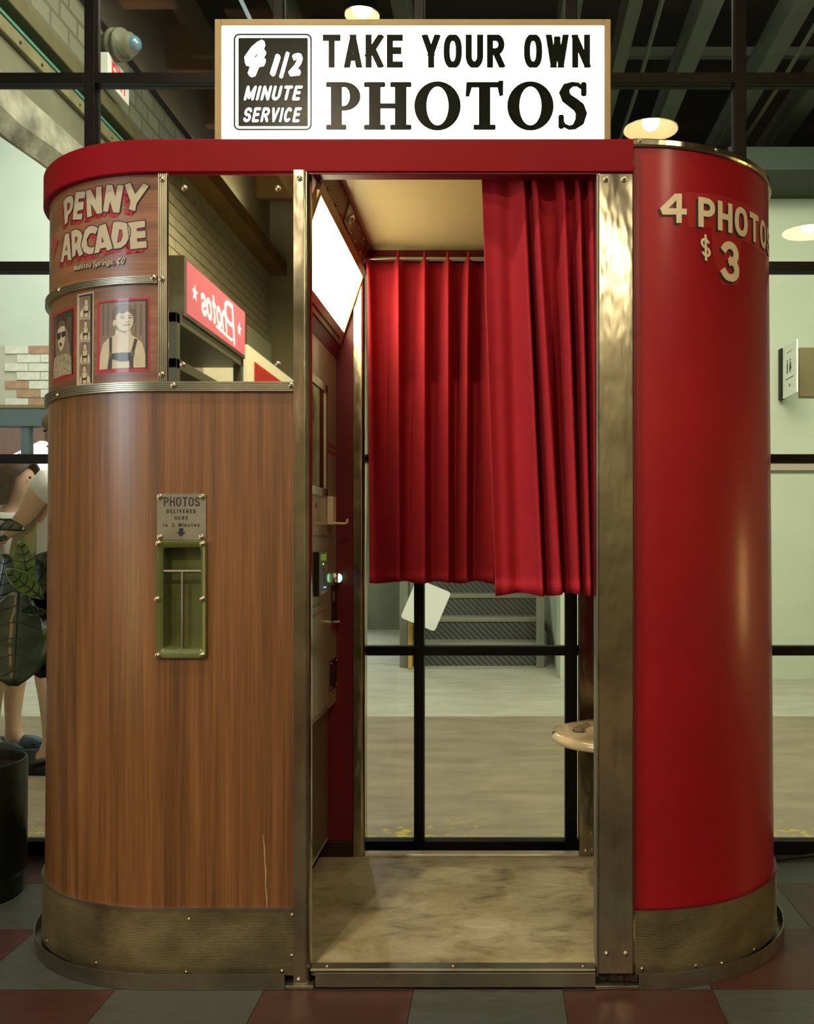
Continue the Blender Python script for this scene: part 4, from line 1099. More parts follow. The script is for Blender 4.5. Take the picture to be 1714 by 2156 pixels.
# --- printed title and portraits on the curved display panel (traced outlines, laid on the curved surface)
def tr(poly, ox, oy, k_): return [inv('L', ox + a / k_, oy + b / k_) for a, b in poly]
title = {
 'P': ([(215, 405), (262, 345), (318, 325), (350, 350), (358, 420), (345, 500), (318, 560), (285, 600), (278, 690), (237, 732), (228, 560)], [[(272, 445), (295, 428), (306, 445), (300, 500), (276, 532)]]),
 'E': ([(382, 278), (518, 268), (510, 368), (430, 378), (424, 412), (498, 402), (488, 520), (412, 540), (410, 572), (478, 560), (468, 655), (338, 660), (362, 420)], []),
 'N': ([(518, 262), (588, 242), (648, 372), (650, 215), (732, 200), (742, 570), (668, 585), (592, 452), (605, 610), (532, 632)], []),
 'n': ([(790, 178), (878, 185), (912, 330), (938, 182), (1028, 190), (968, 568), (880, 560), (842, 425), (820, 555), (742, 548)], []),
 'Y': ([(1030, 185), (1115, 152), (1178, 300), (1285, 155), (1365, 205), (1200, 440), (1180, 545), (1085, 520), (1108, 410)], []),
 'A': ([(240, 838), (298, 828), (332, 1200), (275, 1198), (270, 1130), (235, 1140), (222, 1222), (178, 1232)], [[(262, 1000), (268, 1055), (252, 1062)]]),
 'R': ([(322, 805), (390, 772), (450, 800), (478, 860), (450, 990), (488, 1115), (430, 1152), (392, 1050), (385, 1130), (335, 1172)], [[(378, 890), (400, 880), (404, 920), (380, 962)]]),
 'C': ([(690, 760), (640, 735), (570, 725), (500, 790), (478, 900), (450, 990), (490, 1090), (560, 1122), (620, 1110), (640, 1000), (590, 1020), (545, 1000), (535, 920), (570, 850), (610, 835), (650, 855)], []),
 'a': ([(690, 735), (785, 695), (885, 1040), (800, 1078), (785, 1030), (715, 1045), (700, 1095), (625, 1112)], [[(738, 890), (756, 945), (732, 950)]]),
 'D': ([(880, 680), (960, 668), (1060, 690), (1112, 770), (1110, 870), (1060, 980), (990, 1035), (895, 1048), (850, 885)], [[(970, 785), (1000, 800), (1005, 870), (985, 930), (942, 955)]]),
 'e': ([(1070, 688), (1310, 655), (1312, 755), (1200, 775), (1205, 800), (1318, 790), (1320, 895), (1205, 910), (1208, 940), (1330, 925), (1335, 1030), (1108, 1055), (1095, 890)], []),
}
ttl = MB(); KX = 6.348
for nm, (pl, holes) in title.items():
    cx_ = sum(p[0] for p in pl) / len(pl); sx = -18 - 40 * min(1, max(0, (cx_ - 200) / 1000)); sy = 60
    n = len(pl); sq = [(a + sx, b + sy) for a, b in pl]
    put(ttl, [tr(sq, 100, 360, KX)], mapL, .0004, 2, .008)
    for i in range(n):
        j = (i + 1) % n; put(ttl, [tr([pl[i], pl[j], sq[j], sq[i]], 100, 360, KX)], mapL, .0004, 2, .008)
for k2, (nm, (pl, holes)) in enumerate(title.items()):
    o_ = .0008 + .0001 * (k2 % 5)
    put(ttl, [tr(pl, 100, 360, KX)], mapL, o_, 0, .008)
    for h in holes: put(ttl, [tr(h, 100, 360, KX)], mapL, o_ + .0003, 2, .008)
    for lp_ in [pl] + holes:
        q = tr(lp_ + [lp_[0]], 100, 360, KX); put(ttl, ribbon(q, .0017, 0, True), mapL, o_ + .0005, 1, .008)
# script line under the title
ua, za = inv('L', 157, 571); ub, zb2 = inv('L', 262, 556)
sl = (zb2 - za) / (ub - ua)
for gr, off, mi in ((.0, .0016, 0), (.14, .0010, 1)):
    pp = text_polys('Manitou Springs, CO', ua, ub, 0, .0125, t=.16, gap=.10, space=.22, rnd=True, slant=.25, wid=.55, grow=gr)
    put(ttl, [[(p[0] + (0.0005 if mi else 0), p[1] + za - (.0006 if mi else 0) + (p[0] - ua) * sl * .3) for p in q] for q in pp], mapL, off, mi, .008)
ttl.build('printed_title', ['cream_ink', 'outline_ink', 'red_ink'], up)

def T8(poly): return tr(poly, 100, 580, KX)
def layer(mb, polys, lv, mat): put(mb, [T8(p) for p in polys], mapL, .0003 + .00025 * lv, mat, .008)
def line8(mb, pts, wd, lv, mat): put(mb, ribbon(T8(pts), wd), mapL, .0003 + .00025 * lv, mat, .008)
def ell(cx_, cy_, rx_, ry_, n=16): return [(cx_ + rx_ * cos(2 * pi * i / n), cy_ + ry_ * sin(2 * pi * i / n)) for i in range(n)]
PM = ['red_ink', 'outline_ink', 'sepia_mid', 'sepia_hair', 'sepia_lite', 'sepia_dark', 'cream_ink', 'sepia_floral']
mb = MB()
layer(mb, [[(665, 345), (1370, 292), (1367, 1282), (662, 1320)]], 0, 0)
layer(mb, [[(690, 372), (1345, 318), (1340, 1258), (1300, 1240), (700, 400)]], 1, 1)
layer(mb, [[(708, 382), (1312, 345), (1312, 1230), (700, 1264)]], 2, 2)
for x_ in (740, 800, 1165, 1240): layer(mb, [[(x_, 380), (x_ + 26, 378), (x_ + 22, 800), (x_ - 4, 800)]], 3, 3)
layer(mb, [[(930, 700), (905, 800), (810, 848), (745, 920), (708, 1080), (701, 1262), (1312, 1229), (1312, 1060), (1272, 905), (1205, 842), (1130, 800), (1105, 700)]], 4, 4)
layer(mb, [[(878, 640), (868, 520), (888, 450), (948, 395), (1040, 372), (1112, 402), (1160, 465), (1168, 570), (1140, 640), (1040, 600), (930, 735), (918, 660)]], 5, 3)
layer(mb, [ell(902, 640, 22, 46), [(925, 545), (960, 500), (1010, 520), (1080, 478), (1140, 530), (1157, 580), (1150, 650), (1120, 715), (1060, 750), (995, 742), (945, 695), (915, 640)]], 6, 4)
line8(mb, [(985, 574), (1012, 569), (1038, 575)], .0016, 7, 5); line8(mb, [(1088, 568), (1112, 562), (1138, 566)], .0016, 7, 5)
line8(mb, [(975, 548), (1035, 540)], .0012, 7, 3); line8(mb, [(1085, 538), (1140, 535)], .0012, 7, 3)
line8(mb, [(1045, 620), (1065, 630), (1096, 622)], .0011, 7, 5); line8(mb, [(1012, 660), (1060, 670), (1112, 654)], .0014, 7, 5)
layer(mb, [[(930, 700), (1000, 745), (1065, 752), (1040, 768), (960, 745)]], 7, 2)
layer(mb, [[(833, 838), (868, 826), (865, 1050), (835, 1060)], [(1170, 842), (1208, 855), (1165, 1020), (1128, 1010)],
           [(845, 1052), (930, 1037), (1100, 1030), (1162, 1050), (1150, 1112), (1080, 1142), (980, 1150), (880, 1122)],
           [(832, 1080), (872, 1100), (865, 1246), (808, 1250)], [(1098, 1110), (1150, 1100), (1152, 1232), (1106, 1236)]], 7, 5)
layer(mb, [ell(850, 1062, 20, 34), ell(1142, 1040, 28, 36)], 8, 3)
mb.build('portrait_print', PM, up)
mb = MB()
layer(mb, [[(398, 258), (622, 210), (612, 1466), (392, 1492)]], 0, 6)
layer(mb, [[(414, 275), (606, 238), (598, 1448), (575, 1425), (575, 270), (432, 295)]], 1, 1)
for k3, (ya_, yb2) in enumerate(((285, 560), (582, 865), (885, 1168), (1182, 1440))):
    d_ = -12 if k3 == 0 else 0
    layer(mb, [[(431, ya_ + 8), (578, ya_ + d_), (576, yb2), (430, yb2 + 4)]], 2, 2)
    cx_ = 522 - 8 * k3; cy_ = ya_ + 70
    layer(mb, [[(cx_ - 18, cy_ + 40), (440, yb2 - 60), (438, yb2), (574, yb2 - 4), (572, yb2 - 70), (cx_ + 24, cy_ + 40)]], 3, 4)
    layer(mb, [ell(cx_, cy_, 30, 56)], 4, 3); layer(mb, [ell(cx_ + 4, cy_ + 8, 22, 44)], 5, 4)
    line8(mb, [(cx_ - 10, cy_ + 2), (cx_ - 1, cy_ + 1)], .0009, 6, 5); line8(mb, [(cx_ + 9, cy_), (cx_ + 18, cy_ - 1)], .0009, 6, 5)
    line8(mb, [(cx_ - 4, cy_ + 28), (cx_ + 12, cy_ + 27)], .0009, 6, 5)
    layer(mb, [[(cx_ - 34, cy_ + 70), (cx_ - 26, cy_ + 68), (cx_ - 22, cy_ + 200), (cx_ - 30, cy_ + 200)], [(cx_ + 34, cy_ + 66), (cx_ + 41, cy_ + 68), (cx_ + 32, cy_ + 195), (cx_ + 26, cy_ + 195)],
               [(cx_ - 30, cy_ + 122), (cx_ + 34, cy_ + 114), (cx_ + 32, cy_ + 142), (cx_ - 26, cy_ + 150)]], 6, 5)
mb.build('photo_strip_print', PM, up)
mb = MB()
layer(mb, [[(80, 540), (370, 408), (362, 1352), (76, 1446)]], 0, 0)
layer(mb, [[(88, 565), (352, 440), (346, 1330), (330, 1312), (88, 590)]], 1, 1)
layer(mb, [[(92, 582), (338, 462), (332, 1312), (88, 1392)]], 2, 5)
for x_ in (110, 270, 300): layer(mb, [[(x_, 560), (x_ + 18, 552), (x_ + 16, 1000), (x_, 1000)]], 3, 3)
layer(mb, [[(140, 720), (160, 640), (200, 600), (235, 620), (262, 720), (300, 900), (320, 1100), (240, 1120), (120, 1120), (118, 900)]], 4, 2)
layer(mb, [[(100, 1110), (170, 1060), (260, 1040), (325, 1080), (332, 1312), (88, 1392)]], 5, 7)
layer(mb, [[(150, 720), (175, 668), (215, 650), (245, 700), (245, 850), (225, 960), (190, 1020), (165, 970), (150, 860)]], 6, 4)
layer(mb, [[(150, 690), (180, 625), (215, 612), (245, 660), (235, 675), (190, 680), (155, 730)]], 7, 3)
layer(mb, [[(140, 790), (190, 775), (188, 830), (165, 862), (146, 850)], [(198, 775), (250, 745), (250, 800), (225, 828), (204, 820)]], 8, 1)
line8(mb, [(150, 782), (250, 748)], .0014, 8, 1)
layer(mb, [ell(190, 922, 15, 26)], 8, 1)
mb.build('portrait_print', PM, up)
mb = MB(); put(mb, [[inv('L', 113, 500), inv('L', 121, 505), inv('L', 121, 515), inv('L', 113, 545)]], mapL, .0006, 0, .008); mb.build('edge_print', 'red_ink', up)

# ================================================================== LIT ROOF SIGN
SY = 0.05
sg = thing('lightbox_sign', (0, SY, 1.743), 'glowing white lightbox sign with black lettering on top of the booth', 'sign')
sx0, sx1, sz1 = X(452, SY), X(1286, SY), Z(40, SY); sz0 = 1.7435
ft = .0135
mb = MB().box(sx0, sx0 + ft, SY, SY + .14, sz0, sz1).box(sx1 - ft, sx1, SY, SY + .14, sz0, sz1).box(sx0 + ft, sx1 - ft, SY, SY + .14, sz1 - .012, sz1).box(sx0 + ft, sx1 - ft, SY, SY + .14, sz0, sz0 + .012)
mb.build('frame', 'sign_frame', sg, bevel=.001)
box_obj('back', (sx0 + ft, sx1 - ft, SY + .12, SY + .13, sz0 + .012, sz1 - .012), 'sign_frame', sg)
face = box_obj('face_panel', (sx0 + ft, sx1 - ft, SY + .004, SY + .010, sz0 + .012, sz1 - .012), 'sign_glow', sg)
def SX_(p): return X(p, SY)
def SZ_(p): return Z(p, SY)
fm = front_map(SY + .004)
for gl in text_polys('TAKE YOUR OWN', SX_(679), SX_(1243), SZ_(141), SZ_(71), t=.215, v=.17, gap=.13, space=.42, wid=.62, per_glyph=True):
    if gl: put(MB(), gl, fm, .0006).build('letter', 'sign_ink', sg)
# slab serif PHOTOS
def ell_ring(cx_, cy_, rx_, ry_, tx, ty, a0=0, a1=360, n=32):
    out = []; P = []
    for i in range(n + 1):
        a = math.radians(a0 + (a1 - a0) * i / n)
        P.append(((cx_ + rx_ * cos(a), cy_ + ry_ * sin(a)), (cx_ + (rx_ - tx) * cos(a), cy_ + (ry_ - ty) * sin(a))))
    return [[P[i][0], P[i + 1][0], P[i + 1][1], P[i][1]] for i in range(n)]
def rc(a, b, c, d): return [(a, c), (b, c), (b, d), (a, d)]
def serif(x0, x1, y0, y1, cut=0.02):        # soft cornered slab
    return [(x0 + cut, y0), (x1 - cut, y0), (x1, y0 + cut), (x1, y1 - cut), (x1 - cut, y1), (x0 + cut, y1), (x0, y1 - cut), (x0, y0 + cut)]
st, sh_ = .235, .11
slab_l = {
 'P': (.72, [rc(.10, .10 + st, 0, 1), serif(0, .43, 0, sh_), serif(0, .4, 1 - sh_, 1), rc(.1, .4, 1 - sh_, 1), rc(.3, .4, .40, .40 + .10)] + ell_ring(.38, .70, .345, .30, .225, .105, 90, -90, 18)),
 'H': (.96, [rc(.10, .10 + st, 0, 1), rc(.625, .625 + st, 0, 1), rc(.2, .75, .445, .555), serif(0, .43, 0, sh_), serif(0, .43, 1 - sh_, 1), serif(.53, .96, 0, sh_), serif(.53, .96, 1 - sh_, 1)]),
 'O': (.93, ell_ring(.465, .5, .465, .515, .245, .11)),
 'T': (.78, [rc(.275, .275 + st, 0, 1), serif(.165, .62, 0, sh_), rc(.02, .76, 1 - sh_ * 1.05, 1.0), [(0, .70), (.075, .69), (.135, .90), (.1, 1.0), (.02, 1.0)], [(.78, 1.03), (.70, 1.03), (.64, .98), (.66, .88), (.70, .70), (.775, .72)]]),
 'S': (.60, []),
}
S_sp = [(.53, .72), (.50, .86), (.40, .945), (.29, .955), (.17, .90), (.12, .78), (.17, .66), (.30, .565), (.42, .47), (.47, .34), (.43, .17), (.32, .06), (.22, .045), (.11, .10), (.05, .25)]
S_w = [.05, .07, .09, .10, .16, .205, .22, .235, .235, .225, .19, .11, .09, .08, .06]
slab_l['S'] = (.60, ribbon(S_sp, S_w) + [serif(.46, .575, .70, 1.0, .03), serif(0, .115, .02, .32, .03)])
order = [('P', 686, 758), ('H', 766, 866), ('O', 872, 970), ('T', 980, 1060), ('O', 1068, 1166), ('S', 1176, 1238)]
for chh, a, b in order:
    mb = MB()
    wd_, polys = slab_l[chh]; xa_, xb2 = SX_(a), SX_(b)
    put(mb, [[(xa_ + (xb2 - xa_) * p[0] / wd_, SZ_(272) + (SZ_(171) - SZ_(272)) * p[1]) for p in q] for q in polys], fm, .0006)
    mb.build('letter', 'sign_ink', sg)
# framed badge with brush lettering
mb = MB()
outer, inner = rrect(SX_(491), SX_(656), SZ_(273), SZ_(69), .012), rrect(SX_(494.5), SX_(652.5), SZ_(269.5), SZ_(72.5), .009)
n = len(outer); put(mb, [[outer[i], outer[(i + 1) % n], inner[(i + 1) % n], inner[i]] for i in range(n)], fm, .0006)
put(mb, [rrect(SX_(501), SX_(647.5), SZ_(264.5), SZ_(78), .002)], fm, .0006)
mb.build('badge', 'sign_ink', sg)
mb = MB()
put(mb, text_polys('MINUTE', SX_(512), SX_(630), SZ_(210), SZ_(179), t=.20, gap=.16, rnd=True, slant=.28, wid=.66), fm, .0012)
put(mb, text_polys('SERVICE', SX_(510), SX_(629), SZ_(256), SZ_(225), t=.19, gap=.16, rnd=True, slant=.26, wid=.66), fm, .0012)
def bz(p): return (SX_(480 + p[0] * 200 / 1714), SZ_(60 + p[1] * 220 / 1885))
four = [(600, 188), (650, 215), (668, 290), (655, 330), (638, 350), (680, 410), (680, 450), (640, 520), (672, 535), (678, 580), (660, 630), (640, 668), (555, 685), (490, 845), (435, 868), (385, 850), (350, 790), (390, 675), (325, 660), (300, 600), (288, 500), (415, 320), (520, 230)]
one = [(880, 445), (920, 460), (945, 510), (845, 830), (805, 855), (770, 825), (752, 790), (855, 460)]
slash = [(1060, 403), (1108, 430), (985, 870), (972, 890), (925, 875), (920, 850), (1040, 420)]
two = [(1150, 480), (1190, 445), (1265, 428), (1320, 450), (1345, 530), (1320, 620), (1248, 725), (1290, 725), (1310, 780), (1290, 835), (1120, 852), (1090, 800), (1085, 765), (1200, 640), (1248, 540), (1185, 570)]
put(mb, [[bz(p) for p in q] for q in (four, one, slash, two)], fm, .0012)
mb.build('badge_lettering', 'sign_glow', sg)
mb = MB(); put(mb, [[bz(p) for p in ((560, 400), (500, 508), (465, 512))]], fm, .0016); mb.build('badge_counter', 'sign_ink', sg)

# ================================================================== CURTAINS
def catmull(ps, n):
    out = []
    for i in range(len(ps) - 1):
        p0, p1, p2, p3 = ps[max(i - 1, 0)], ps[i], ps[i + 1], ps[min(i + 2, len(ps) - 1)]
        for k_ in range(n):
            t = k_ / n; out.append(tuple(0.5 * (2 * b + (c - a) * t + (2 * a - 5 * b + 4 * c - d) * t * t + (3 * b - a - 3 * c + d) * t ** 3) for a, b, c, d in zip(p0, p1, p2, p3)))
    out.append(ps[-1]); return out
def curtain(name, knots, Y0, ztop, zbot, label, ease=1.0, rows=30, pinch=0.35, amp=1.0):
    rows_ = []
    vs_ = [r / rows for r in range(rows - 1)] + [.955, .9735, .9745, .985, 1.0]
    for r, v in enumerate(vs_):
        e_ = v ** ease; hem = -.0016 if v > .974 else 0.0
        ps = []
        for i, (xt, xb, y) in enumerate(knots):
            x = X(xt + (xb - xt) * e_, Y0)
            a = amp * (pinch + (1 - pinch) * min(1, v * 2.2)) * (1 + .12 * sin(3 * v + i))
            ps.append((x, Y0 + y * a + hem))
        z = ztop + (zbot - ztop) * v
        rows_.append([(x, y, z + (0.003 * sin(x * 60) if r == len(vs_) - 1 else 0)) for x, y in catmull(ps, 6)])
    mb = MB().grid(rows_, 0, True); o = mb.build(name, 'fabric_red', solid=.0018)
    tag(o, label, 'curtain'); return o, rows_
front_k = [(1013, 1043, -.004), (1030, 1056, .001), (1048, 1072, .003), (1072, 1094, .012), (1092, 1128, -.006), (1100, 1141, -.014), (1103, 1143, .010), (1108, 1145, .022), (1116, 1148, .012), (1122, 1166, -.010), (1127, 1180, -.014), (1132, 1182, .010),
           (1150, 1184, .022), (1172, 1188, .014), (1180, 1206, -.008), (1185, 1218, -.014), (1189, 1220, .010), (1200, 1222, .022), (1208, 1225, .010), (1217, 1240, -.012), (1220, 1243, .010), (1230, 1245, .02), (1240, 1248, .0), (1247, 1256, -.008), (1252, 1259, .010), (1262, 1266, .012)]
cf, rws = curtain('curtain', front_k, .040, 1.712, Z(1252, .03), 'red pleated curtain hanging from the front rod beside the metal post', amp=2.0)
rear_k = [(774, 782, -.030), (777, 792, -.028), (782, 799, .0), (800, 804, .013), (820, 809, .018), (829, 814, .014), (838, 840, -.026), (842, 845, -.020)]
for r_, nx, nb in ((842, 894, 893), (898, 943, 942), (947, 986, 980), (990, 1031, 1036), (1035, 1080, 1078), (1084, 1130, 1126)):
    b0 = rear_k[-1][1]
    rear_k += [(r_ + (nx - r_) * .12, b0 + (nb - b0) * .05, .006), (r_ + (nx - r_) * .40, b0 + (nb - b0) * .16, .015), (r_ + (nx - r_) * .66, b0 + (nb - b0) * .26, .018), (nx - 9, b0 + (nb - b0) * .38, .013), (nx, nb, -.026), (nx + 4, nb + 4, -.020)]
rear_k += [(1165, 1160, .01)]
cr, rws = curtain('curtain', rear_k, CRY, Z(551, CRY), Z(1226, CRY), 'red pleated curtain hanging in the rear doorway under the lit panel', pinch=.7, amp=1.3, ease=.45)
for px in (838, 894, 943, 986, 1031, 1080):
    x = X(px, CRY); MB().tube([(x, CRY - .012, Z(560, CRY)), (x, CRY - .0115, Z(545, CRY)), (x + .0008, CRY - .008, Z(532, CRY)), (x + .001, CRY + .004, Z(529, CRY)), (x, CRY + .011, Z(540, CRY)), (x, CRY + .011, Z(556, CRY))], .0032, 8).build('heading_loop', 'fabric_red', cr)

# ================================================================== STOOL
STX, STY, STR, STZ = .486, .36, .170, .455
so = thing('stool', (STX, STY, .0395), 'cream enamel round booth stool with chipped rim and brown lettering', 'stool')
def seat_mat():
    t = NT('seat_enamel'); tc = t.n('ShaderNodeTexCoord'); v = tc.outputs['Object']
    d = t.n('ShaderNodeVectorMath', operation='DISTANCE'); t.l(v, d.inputs[0]); d.inputs[1].default_value = (STX - STR, STY - .006, STZ - .012)
    nz = t.noise(v, 60, 4, .7); ad = t.n('ShaderNodeMath', operation='MULTIPLY_ADD'); t.l(nz, ad.inputs[0]); ad.inputs[1].default_value = .026; t.l(d.outputs[1], ad.inputs[2])
    msk = t.ramp(ad.outputs[0], [(.0, (1, 1, 1)), (.029, (1, 1, 1)), (.0295, (0, 0, 0))])
    msk.node.color_ramp.interpolation = 'LINEAR'
    t.color(t.mix(msk, lin((228, 208, 164)), lin((52, 44, 32))))
    t.set(Roughness=.14, Coat_Weight=.5, Coat_Roughness=.05); M['seat_enamel'] = t.m
seat_mat()
MB().lathe([(.0001, STZ - .002), (.09, STZ - .002), (STR - .016, STZ), (STR - .005, STZ - .003), (STR, STZ - .011), (STR - .002, STZ - .020), (STR - .007, STZ - .024), (STR - .010, STZ - .020), (.0001, STZ - .016)], Matrix.Translation((STX, STY, 0)), 64).build('seat', 'seat_enamel', so)
MB().tube([(STX, STY, .05), (STX, STY, STZ - .015)], .016, 14).build('screw_post', 'dull_steel', so)
MB().lathe([(.0001, .0395), (.045, .0395), (.045, .046), (.03, .055), (.03, .09), (.0001, .09)], Matrix.Translation((STX, STY, 0)), 28).build('base_plate', 'dull_steel', so)
mb = MB(); r0, r1 = .086, .118
mpt = lambda u, v, off: (STX + (r0 + (r1 - r0) * v) * cos(u), STY + (r0 + (r1 - r0) * v) * sin(u), STZ - .0002 + off)
pp = text_polys('ADJUST STOOL', 0, 2.3, 0, 1, t=.14, gap=.12, space=.25, wid=.5)
put(mb, [[(pi + .25 - p[0], p[1]) for p in q] for q in pp], mpt, .001, 0, .05)
mb.build('lettering', 'seat_print', so)

# ================================================================== PLANT AND CABLE
PX_, PY_ = -1.195, .50
pf = thing('potted_fig', (PX_, PY_, 0), 'leafy potted fig in a dark green cylinder pot beside the booth', 'plant')
MB().lathe([(.0001, .0), (.135, .0), (.140, .004), (.142, .058), (.140, .060)], Matrix.Translation((PX_, PY_, 0)), 40).build('pot_base', 'pot_green', pf)
MB().lathe([(.138, .060), (.150, .063), (.152, .30), (.152, .345), (.150, .350), (.145, .350), (.143, .345), (.143, .30)], Matrix.Translation((PX_, PY_, 0)), 40).build('pot', 'pot_green', pf)
random.seed(5)
P = [[(PX_ + r * cos(2 * pi * k_ / 24), PY_ + r * sin(2 * pi * k_ / 24), .318 + random.uniform(-.006, .010)) for k_ in range(25)] for r in (.0, .03, .06, .09, .12, .1435)]
for row in P: row[-1] = row[0]
MB().grid(P, 0, False).build('soil', 'soil', pf)
MB().tube([(PX_, PY_, .30), (PX_ + .02, PY_ - .02, .6), (PX_ + .05, PY_ - .02, .85), (PX_ + .06, PY_ - .03, 1.12)], .010, 8).build('stem', 'stem_brown', pf)
def leaf(base, tip, wdt, face, mat, cup=.15, droop=.1):
    b, t = Vector(base), Vector(tip); L = (t - b).length; ax = (t - b).normalized(); fc = Vector(face); sd = ax.cross(fc).normalized(); up_ = sd.cross(ax).normalized()
    rows_, mid = [], []
    for i in range(13):
        s_ = i / 12; wv = wdt * (0.06 + sin(pi * min(1, s_ ** .85)) ** .8 * (.45 + .62 * s_)) * (1 if i < 12 else .1)
        if i == 12: wv = wdt * .10
        c_ = b + ax * (L * s_) - up_ * (droop * L * s_ * s_)
        row = []
        for j in range(-4, 5):
            q = j / 4; row.append(tuple(c_ + sd * (wv / 2 * q) + up_ * (cup * wv * (abs(q) ** 1.4 - .3) + .04 * wv * sin(i * 2.1 + abs(j)) * abs(q))))
        rows_.append(row); mid.append(c_ - up_ * (cup * wv * .3 - .002))
    o = MB().grid(rows_, 0, True).build('leaf', mat, pf, solid=.0012)
    mb_ = MB().tube(mid, .002, 5, radii=[.0028 * (1 - i / 14) for i in range(13)])
    for i in range(2, 11, 2):
        for s_ in (-1, 1):
            r_ = rows_[min(i + 1, 12)]; a = Vector(mid[i]); e_ = Vector(r_[4 + s_ * 3]) + up_ * .001
            mb_.tube([a, (a + e_) / 2 + up_ * .001, e_], .0011, 4)
    mb_.build('leaf_vein', 'vein_green', o)
def LP(px, py, Y): return (X(px, Y), Y, Z(py, Y))
leaf(LP(-60, 1105, .40), LP(53, 1112, .42), .075, (0.1, -.5, 1), 'leaf_shaded', .25, .05)
leaf(LP(-40, 1150, .40), LP(10, 1128, .36), .06, (0, -.4, 1), 'leaf_shaded', .2, .1)
leaf(LP(62, 1232, .42), LP(42, 1138, .40), .068, (.1, -1, .1), 'leaf_lite', .12, .05)
leaf(LP(92, 1262, .42), LP(15, 1198, .36), .065, (.1, -.8, .6), 'leaf_lite', .2, .1)
leaf(LP(60, 1262, .46), LP(112, 1160, .46), .12, (-.1, -1, .2), 'leaf_shaded', .1, .1)
leaf(LP(-10, 1300, .48), LP(5, 1165, .50), .15, (0, -1, .1), 'leaf_shaded', .1, .1)
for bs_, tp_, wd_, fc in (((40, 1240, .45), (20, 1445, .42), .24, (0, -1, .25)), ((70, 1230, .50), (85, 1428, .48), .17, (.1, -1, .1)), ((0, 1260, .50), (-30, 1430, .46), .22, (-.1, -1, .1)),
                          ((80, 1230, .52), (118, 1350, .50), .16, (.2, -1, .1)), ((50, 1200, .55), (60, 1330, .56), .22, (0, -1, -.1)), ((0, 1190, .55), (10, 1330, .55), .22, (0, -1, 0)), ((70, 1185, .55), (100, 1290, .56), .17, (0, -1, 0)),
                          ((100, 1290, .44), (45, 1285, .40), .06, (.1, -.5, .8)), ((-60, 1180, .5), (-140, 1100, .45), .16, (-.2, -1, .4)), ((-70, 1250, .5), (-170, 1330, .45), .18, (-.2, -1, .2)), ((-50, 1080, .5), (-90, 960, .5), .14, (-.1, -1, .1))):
    leaf(LP(*bs_), LP(*tp_), wd_, fc, 'leaf_shaded', .1, .08)
o = MB().tube([(X(1615, .74), .755, .006), (X(1660, .78), .78, .006), (X(1714, .8), .79, .012), (X(1790, .76), .70, .006), (X(1900, .7), .62, .006)], .005, 8).build('power_cable', 'rubber_dark')
tag(o, 'thin black cable lying on the tiles along the glass', 'cable')

# ================================================================== PEOPLE BEHIND THE GLASS
def skinned(name, joints, bones, mat, parent, levels=2):
    keys = list(joints); me = bpy.data.meshes.new(name)
    me.from_pydata([joints[k_][0] for k_ in keys], [(keys.index(a), keys.index(b)) for a, b in bones], [])
    o = link(me, name, parent); me.materials.append(M[mat])
    md = o.modifiers.new('skin', 'SKIN'); md.use_smooth_shade = True
    for k_, sv in zip(keys, me.skin_vertices[0].data):
        r = joints[k_][1]; sv.radius = r if isinstance(r, tuple) else (r, r); sv.use_root = (k_ == keys[0])
    s2 = o.modifiers.new('sub', 'SUBSURF'); s2.levels = levels; s2.render_levels = levels
    return o
def hand(J, B, pre, wrist, d, side, k=1.0):
    """palm, four fingers and a thumb as chains of the body skeleton; d = pointing direction"""
    w_ = Vector(wrist); d = Vector(d).normalized(); s_ = Vector(side).normalized(); n_ = d.cross(s_)
    J[pre + 'palm'] = (tuple(w_ + d * .05 * k), (.026 * k, .014 * k)); B.append((pre + 'wrist', pre + 'palm'))
    for i, (o_, ln) in enumerate(((-.027, .055), (-.009, .068), (.009, .064), (.027, .05))):
        a = w_ + d * .085 * k + s_ * o_ * k; b = a + d * ln * .55 * k + n_ * .006 * k; c_ = b + d * ln * .45 * k + n_ * .018 * k
        for q, p in (('a', a), ('b', b), ('c', c_)): J[f'{pre}f{i}{q}'] = (tuple(p), .0085 * k)
        B += [(pre + 'palm', f'{pre}f{i}a'), (f'{pre}f{i}a', f'{pre}f{i}b'), (f'{pre}f{i}b', f'{pre}f{i}c')]
    a = w_ + d * .03 * k - s_ * .030 * k; b = a + (d * .7 - s_ * .6) * .04 * k
    J[pre + 't1'] = (tuple(a), .011 * k); J[pre + 't2'] = (tuple(b), .0095 * k); B += [(pre + 'palm', pre + 't1'), (pre + 't1', pre + 't2')]
